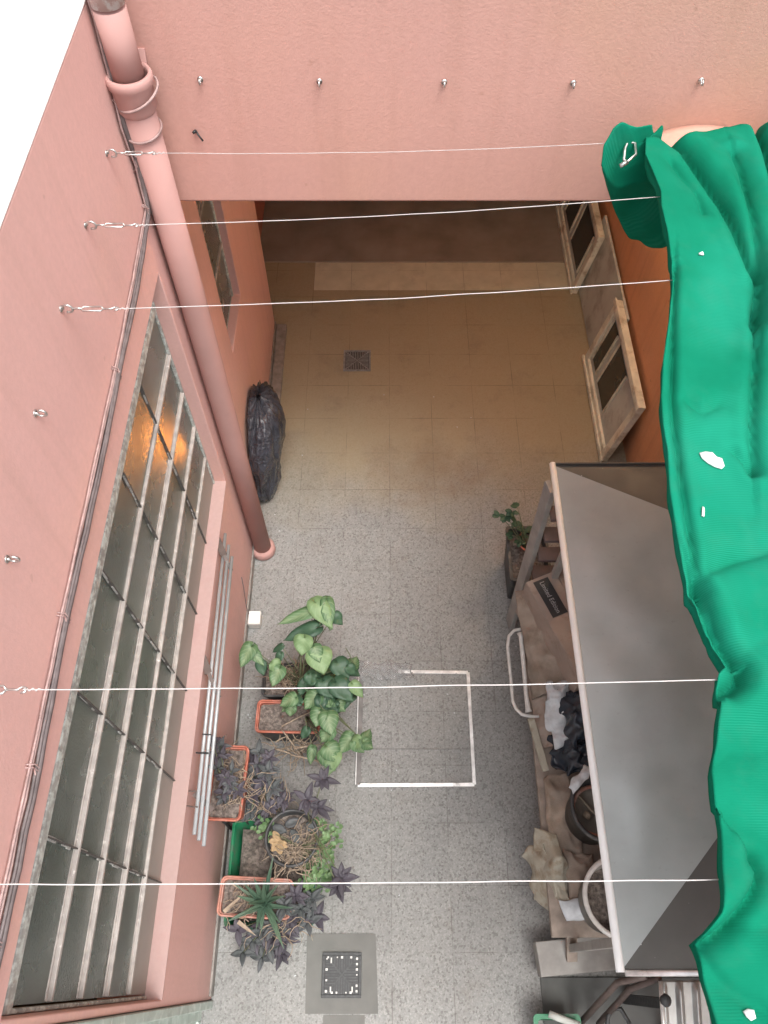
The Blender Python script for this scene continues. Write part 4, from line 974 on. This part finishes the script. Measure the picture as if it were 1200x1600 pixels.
# big arrowhead plant: measured leaves (base px, tip px, height, width m, colour)
LV = [((489,955),(432,973),.78,.085,'m'),((494,944),(520,982),.80,.12,'p'),((511,942),(516,985),.80,.085,'m'),((522,962),(536,976),.74,.08,'d'),
      ((491,982),(441,999),.72,.10,'d'),((475,998),(470,1025),.74,.115,'p'),((497,1020),(506,1054),.68,.155,'p'),((491,1012),(500,1035),.70,.09,'m'),
      ((392,1012),(374,1043),.62,.10,'m'),((392,1016),(413,1040),.60,.075,'m'),((407,1036),(412,1056),.56,.07,'d'),((427,1036),(438,1048),.60,.08,'p'),((436,1046),(424,1073),.58,.10,'m'),
      ((440,1010),(424,1019),.60,.045,'d'),((438,1022),(432,1040),.58,.05,'d'),((527,1036),(546,1060),.56,.12,'d'),((545,1042),(556,1054),.56,.07,'d'),
      ((492,1060),(474,1068),.55,.08,'d'),((484,1054),(498,1072),.55,.09,'d'),((506,1066),(520,1092),.55,.12,'d'),((526,1068),(552,1096),.55,.13,'d'),((552,1070),(568,1090),.55,.075,'p'),
      ((495,1086),(474,1108),.50,.11,'m'),((502,1090),(528,1112),.50,.12,'d'),((460,1095),(438,1112),.42,.08,'m'),((455,1104),(452,1120),.44,.075,'m'),
      ((500,1112),(492,1136),.50,.11,'m'),((512,1118),(518,1150),.50,.12,'m'),((516,1140),(500,1160),.46,.10,'m'),((528,1098),(540,1112),.46,.08,'m'),
      ((548,1152),(528,1178),.46,.10,'m'),((553,1160),(570,1176),.46,.08,'m'),((569,1158),(579,1137),.48,.07,'m'),((569,1160),(584,1170),.48,.075,'m'),((563,1156),(548,1168),.48,.08,'p'),
      ((512,1168),(532,1190),.44,.12,'m'),((508,1176),(524,1205),.42,.11,'m'),((522,1178),(512,1212),.42,.10,'p'),((488,1170),(484,1196),.30,.06,'m'),((480,1140),(470,1155),.36,.06,'d')]
pts_ = {'m': MB(), 'p': MB(), 'd': MB()}; stt = MB()
root = P(478, 1078, .26)
for (bp, tp, h, w, k) in LV:
    b = P(bp[0], bp[1], h); t = P(tp[0], tp[1], h - .02 - .02*random.random())
    leaf(pts_[k], b, t, w*.92, HEART, .12, .22, .28)
    src = root + V(random.uniform(-.09,.05), random.uniform(-.05,.05), 0)
    if h < .47 and bp[1] > 1130: src = P(478, 1120, .25)
    stem(stt, src, b, .0035, random.uniform(.02,.09))
for k in range(26):
    a = random.uniform(0, 6.28); b = P(random.uniform(455,552), random.uniform(1040,1112), random.uniform(.34,.50)); t = b + V(math.cos(a)*.09, math.sin(a)*.09, -.03)
    leaf(pts_['d' if random.random() < .7 else 'm'], b, t, random.uniform(.05,.09), HEART, .2, .2, .25); stem(stt, root, b, .003, .04)
stem(stt, P(475,1065,.3), P(502,968,.76), .0065, .02); stem(stt, P(470,1070,.3), P(470,1025,.6), .009, .02)
sy = thing('arrowhead_plant', 'large arrowhead plant with pale and dark green heart shaped leaves over two planters', 'plant', root)
pts_['m'].build('leaves', M['lf_mid'], sy, smooth=True, solid=.0012); pts_['p'].build('pale_leaves', M['lf_pale'], sy, smooth=True, solid=.0012); pts_['d'].build('dark_leaves', M['lf_dark'], sy, smooth=True, solid=.0012)
stt.build('stems', M['stem'], sy, smooth=True)
dr = MB()
def tangle(mb, c, rx, ry, h0, h1, n, L=.09, r_=.0022):
    for _ in range(n):
        p = Vector(c) + V(random.gauss(0, rx*.5), random.gauss(0, ry*.5), random.uniform(h0, h1)); a = random.uniform(0, 6.28); q = []
        for k in range(5):
            q.append(p.copy()); a += random.uniform(-.8, .8); p = p + V(math.cos(a)*L/4, math.sin(a)*L/4, random.uniform(-.4, .4)*L/4)
        mb.tube(q, [r_, r_, r_*.9, r_*.7, r_*.4], 4)
tangle(dr, V(*P(460,1085,.0).xy, 0)*1.0, .10, .08, .26, .36, 70); tangle(dr, V(P(462,1165,.15).x, P(462,1165,.15).y, 0), .10, .05, .08, .24, 36, .14, .003)
for a, b in (((440,1135),(505,1105)),((440,1140),(470,1180)),((430,1160),(452,1150)),((460,1170),(520,1162)),((455,1180),(515,1195)),((430,1170),(470,1185))): stem(dr, P(a[0],a[1],.27), P(b[0],b[1],.22), .0045, .02)
dr.build('dry_stems', M['dry'], sy, smooth=True)
stem_c = MB(); stem(stem_c, P(556,1046,.42), P(540,1012,.50), .0035, .03); stem_c.build('tendril', M['stem'], sy, smooth=True)

def rosette(mb, c, n, L, w, el=.5, prof=LANCE, droop=.3, fold=.3):
    for k in range(n):
        a = 6.283*k/n + random.uniform(-.35,.35); l = L*random.uniform(.7,1.15); e = el*random.uniform(.5,1.3)
        d = V(math.cos(a)*math.cos(e), math.sin(a)*math.cos(e), math.sin(e)); leaf(mb, c, Vector(c)+d*l, w*random.uniform(.8,1.15), prof, droop, fold)
def trads(name, label, spots, mat, mat2, root, dry_c=None, scale=1, cat='plant'):
    t = thing(name, label, cat, root); a = MB(); b = MB(); s_ = MB(); 
    for i, (px, py, h) in enumerate(spots):
        if i % 5 == 4: continue
        c = P(px, py, h); rosette(a if i % 3 else b, c, random.randint(4,7), .060*scale, .029*scale, .45)
        stem(s_, root, c, .0035, .05)
        if dry_c is not None and random.random() < .6:
            c2 = Vector(root).lerp(c, .65)+V(0,0,.035); rosette(b, c2, 4, .07*scale, .028*scale, .3)
    a.build('leaves', mat, t, smooth=True, solid=.001); b.build('slate_leaves', mat2, t, smooth=True, solid=.001); s_.build('stems', M['stem'], t, smooth=True)
    if dry_c is not None:
        d = MB()
        for (c, rx, ry, h0, h1, n) in dry_c: tangle(d, c, rx, ry, h0, h1, n, .10)
        d.build('dry_stems', M['dry'], t, smooth=True)
    return t
random.seed(5)
trads('purple_plant', 'purple leaved plant spilling over the terracotta planter by the steel rods', [(332,1158,.66),(345,1165,.62),(340,1200,.66),(352,1215,.68),(345,1232,.66),(362,1205,.66),(372,1235,.64),(350,1248,.62),(360,1225,.68),(338,1222,.64)],
      M['lf_purplegreen'], M['lf_purple'], P(355,1222,.57), [(V(P(376,1225,.56).x, P(376,1225,.56).y, 0), .05, .12, .56, .64, 60), (V(P(345,1178,.56).x, P(345,1178,.56).y, 0), .04, .03, .57, .63, 14)], .85)
sp = [(405,1175,.5),(420,1185,.52),(402,1195,.5),(418,1205,.52),(430,1200,.5),(410,1222,.48),(425,1232,.48),(398,1240,.46),(438,1240,.46),(405,1255,.44),(422,1262,.42),(445,1250,.46),(392,1270,.40),(410,1282,.40),(430,1222,.52),(388,1205,.5),(396,1180,.46)]
trads('purple_plant', 'dense purple leaved plant between the raised terracotta planter and the arrowhead plant', sp, M['lf_purple'], M['lf_purplegreen'], P(410,1228,.30), [(V(P(415,1240,.4).x, P(415,1240,.4).y, 0), .10, .08, .34, .50, 70)], 1.0)
t = trads('purple_plant', 'purple plant with long dark leaves reaching out beside the round black pot', [(480,1250,.62),(505,1218,.62),(497,1262,.58),(534,1372,.52),(545,1362,.56),(528,1385,.5)], M['lf_purple'], M['lf_purple'], P(485,1290,.42), None, 1.25)
trads('purple_plant', 'dark purple plant trailing over the near edge of the green crate onto the floor', [(372,1452,.30),(395,1470,.26),(420,1478,.26),(445,1468,.3),(468,1450,.34),(482,1440,.36),(455,1438,.38),(408,1455,.34),(430,1448,.36),(388,1440,.34),(470,1420,.40),(486,1405,.40),(462,1400,.42),(445,1418,.44),(478,1470,.24),(495,1432,.36),(380,1488,.14),(410,1496,.12),(440,1490,.16)],
      M['lf_purplegreen'], M['lf_purple'], P(440,1430,.20), [(V(P(440,1440,.3).x, P(440,1440,.3).y, 0), .12, .06, .26, .44, 40)], 1.15)
# aloe
al = thing('aloe', 'spiky aloe with long narrow blades in the faded terracotta planter', 'aloe', P(412, 1405, .40)); m = MB(); ca_ = P(414, 1412, .43)
for (tx_, ty_, hh, w) in ((424,1345,.62,.030),(442,1480,.50,.036),(352,1440,.50,.028),(385,1385,.60,.034),(372,1400,.55,.032),(398,1378,.62,.034),(440,1400,.58,.03),(455,1418,.5,.026),(400,1450,.50,.034),(408,1455,.46,.03),(380,1425,.52,.03),(430,1385,.60,.03),(436,1440,.5,.028),(362,1378,.50,.022),(410,1382,.66,.03),(392,1410,.62,.03)):
    leaf(m, ca_+V(random.uniform(-.01,.01), random.uniform(-.01,.01), 0), P(tx_, ty_, hh), w, BLADE, .10, .75)
m.build('blades', M['lf_aloe'], al, smooth=True, solid=.003)
m = MB(); tangle(m, V(P(400,1405,.4).x, P(400,1405,.4).y, 0), .16, .07, .395, .43, 40, .08); 
for a, b in (((350,1425),(385,1392)),((372,1440),(400,1462)),((365,1380),(380,1392))): leaf(m, P(a[0],a[1],.43), P(b[0],b[1],.42), .018, BLADE, .05, .4)
m.build('dry_blades', M['dry'], al, smooth=True)
# herb with small leaves and twigs in round pot
hb = thing('leafy_herb', 'small bright green leafed herb spilling from the round black pot', 'plant', P(470, 1320, .44)); m = MB(); s2 = MB()
cl_ = [(500,1290),(512,1296),(524,1298),(508,1312),(516,1325),(505,1340),(512,1352),(500,1362),(490,1374),(478,1370),(505,1378),(515,1368),(498,1325),(492,1345),(484,1360),(522,1310),(410,1288),(416,1296),(408,1298),(470,1332),(480,1380),(496,1385)]
for px, py in cl_:
    c = P(px, py, random.uniform(.36,.46)); stem(s2, P(470,1325,.43), c, .0018, .03, 4)
    for k in range(13):
        a = random.uniform(0, 6.28); q = c + V(random.gauss(0,.018), random.gauss(0,.018), random.gauss(0,.014)); leaf(m, q, q + V(math.cos(a)*.024, math.sin(a)*.024, random.uniform(-.008,.010)), .019, OVAL, .1, .2)
m.build('leaves', M['lf_small'], hb, smooth=True); s2.build('stems', M['stem'], hb, smooth=True)
tw = MB(); random.seed(8); tangle(tw, V(P(470,1322,.44).x, P(470,1322,.44).y, 0), .11, .09, .42, .47, 90, .11, .0022); tangle(tw, V(P(452,1345,.44).x, P(452,1345,.44).y, 0), .08, .03, .42, .46, 20, .11, .003)
tw.build('twigs', M['dry'], hb, smooth=True)
dl = MB()
for k in range(5):
    a = 2.2+k*.9; c = P(436, 1315, .455); leaf(dl, c, c + V(math.cos(a)*.05, math.sin(a)*.06, .004), .035, OVAL, -.1, .3)
leaf(dl, P(428,1306,.45), P(441,1335,.455), .05, OVAL, -.1, .3)
tag(dl.build('dry_leaf', M['lf_dry'], smooth=True, solid=.001), 'curled tan dry leaf lying in the round black pot', 'leaf')
dd = MB()
for (a, b) in (((444,1290),(470,1280)),((455,1295),(466,1318)),((425,1290),(448,1300)),((478,1285),(492,1300))): leaf(dd, P(a[0],a[1],.45), P(b[0],b[1],.45), .045, OVAL, .05, .3)
tag(dd.build('withered_leaves', M['lf_purplegreen'], smooth=True, solid=.001), 'withered grey leaves at the back of the round black pot', 'leaves', kind=None)
# young plant in the dark planter
yp = thing('young_shrub', 'young shrub with round dark green leaves leaning out of the tall dark planter', 'plant', V(.80, 2.2, .33)); m = MB(); s2 = MB(); random.seed(2)
for (a, h, n) in (((790,808),.55,5),((800,800),.58,5),((780,806),.54,4),((808,792),.60,3),((805,815),.48,5),((818,828),.42,6),((812,845),.40,5),((825,838),.40,4),((800,836),.42,3),((830,822),.42,5)):
    c = P(a[0], a[1], h); stem(s2, V(.86,2.2,.32), c, .003, .04)
    for k in range(n):
        q = random.uniform(0, 6.28); leaf(m, c, c+V(math.cos(q)*.042, math.sin(q)*.042, random.uniform(-.01,.02)), .030, OVAL, .1, .15)
m.build('leaves', M['lf_dark'], yp, smooth=True, solid=.001); s2.build('stems', M['stem'], yp, smooth=True)
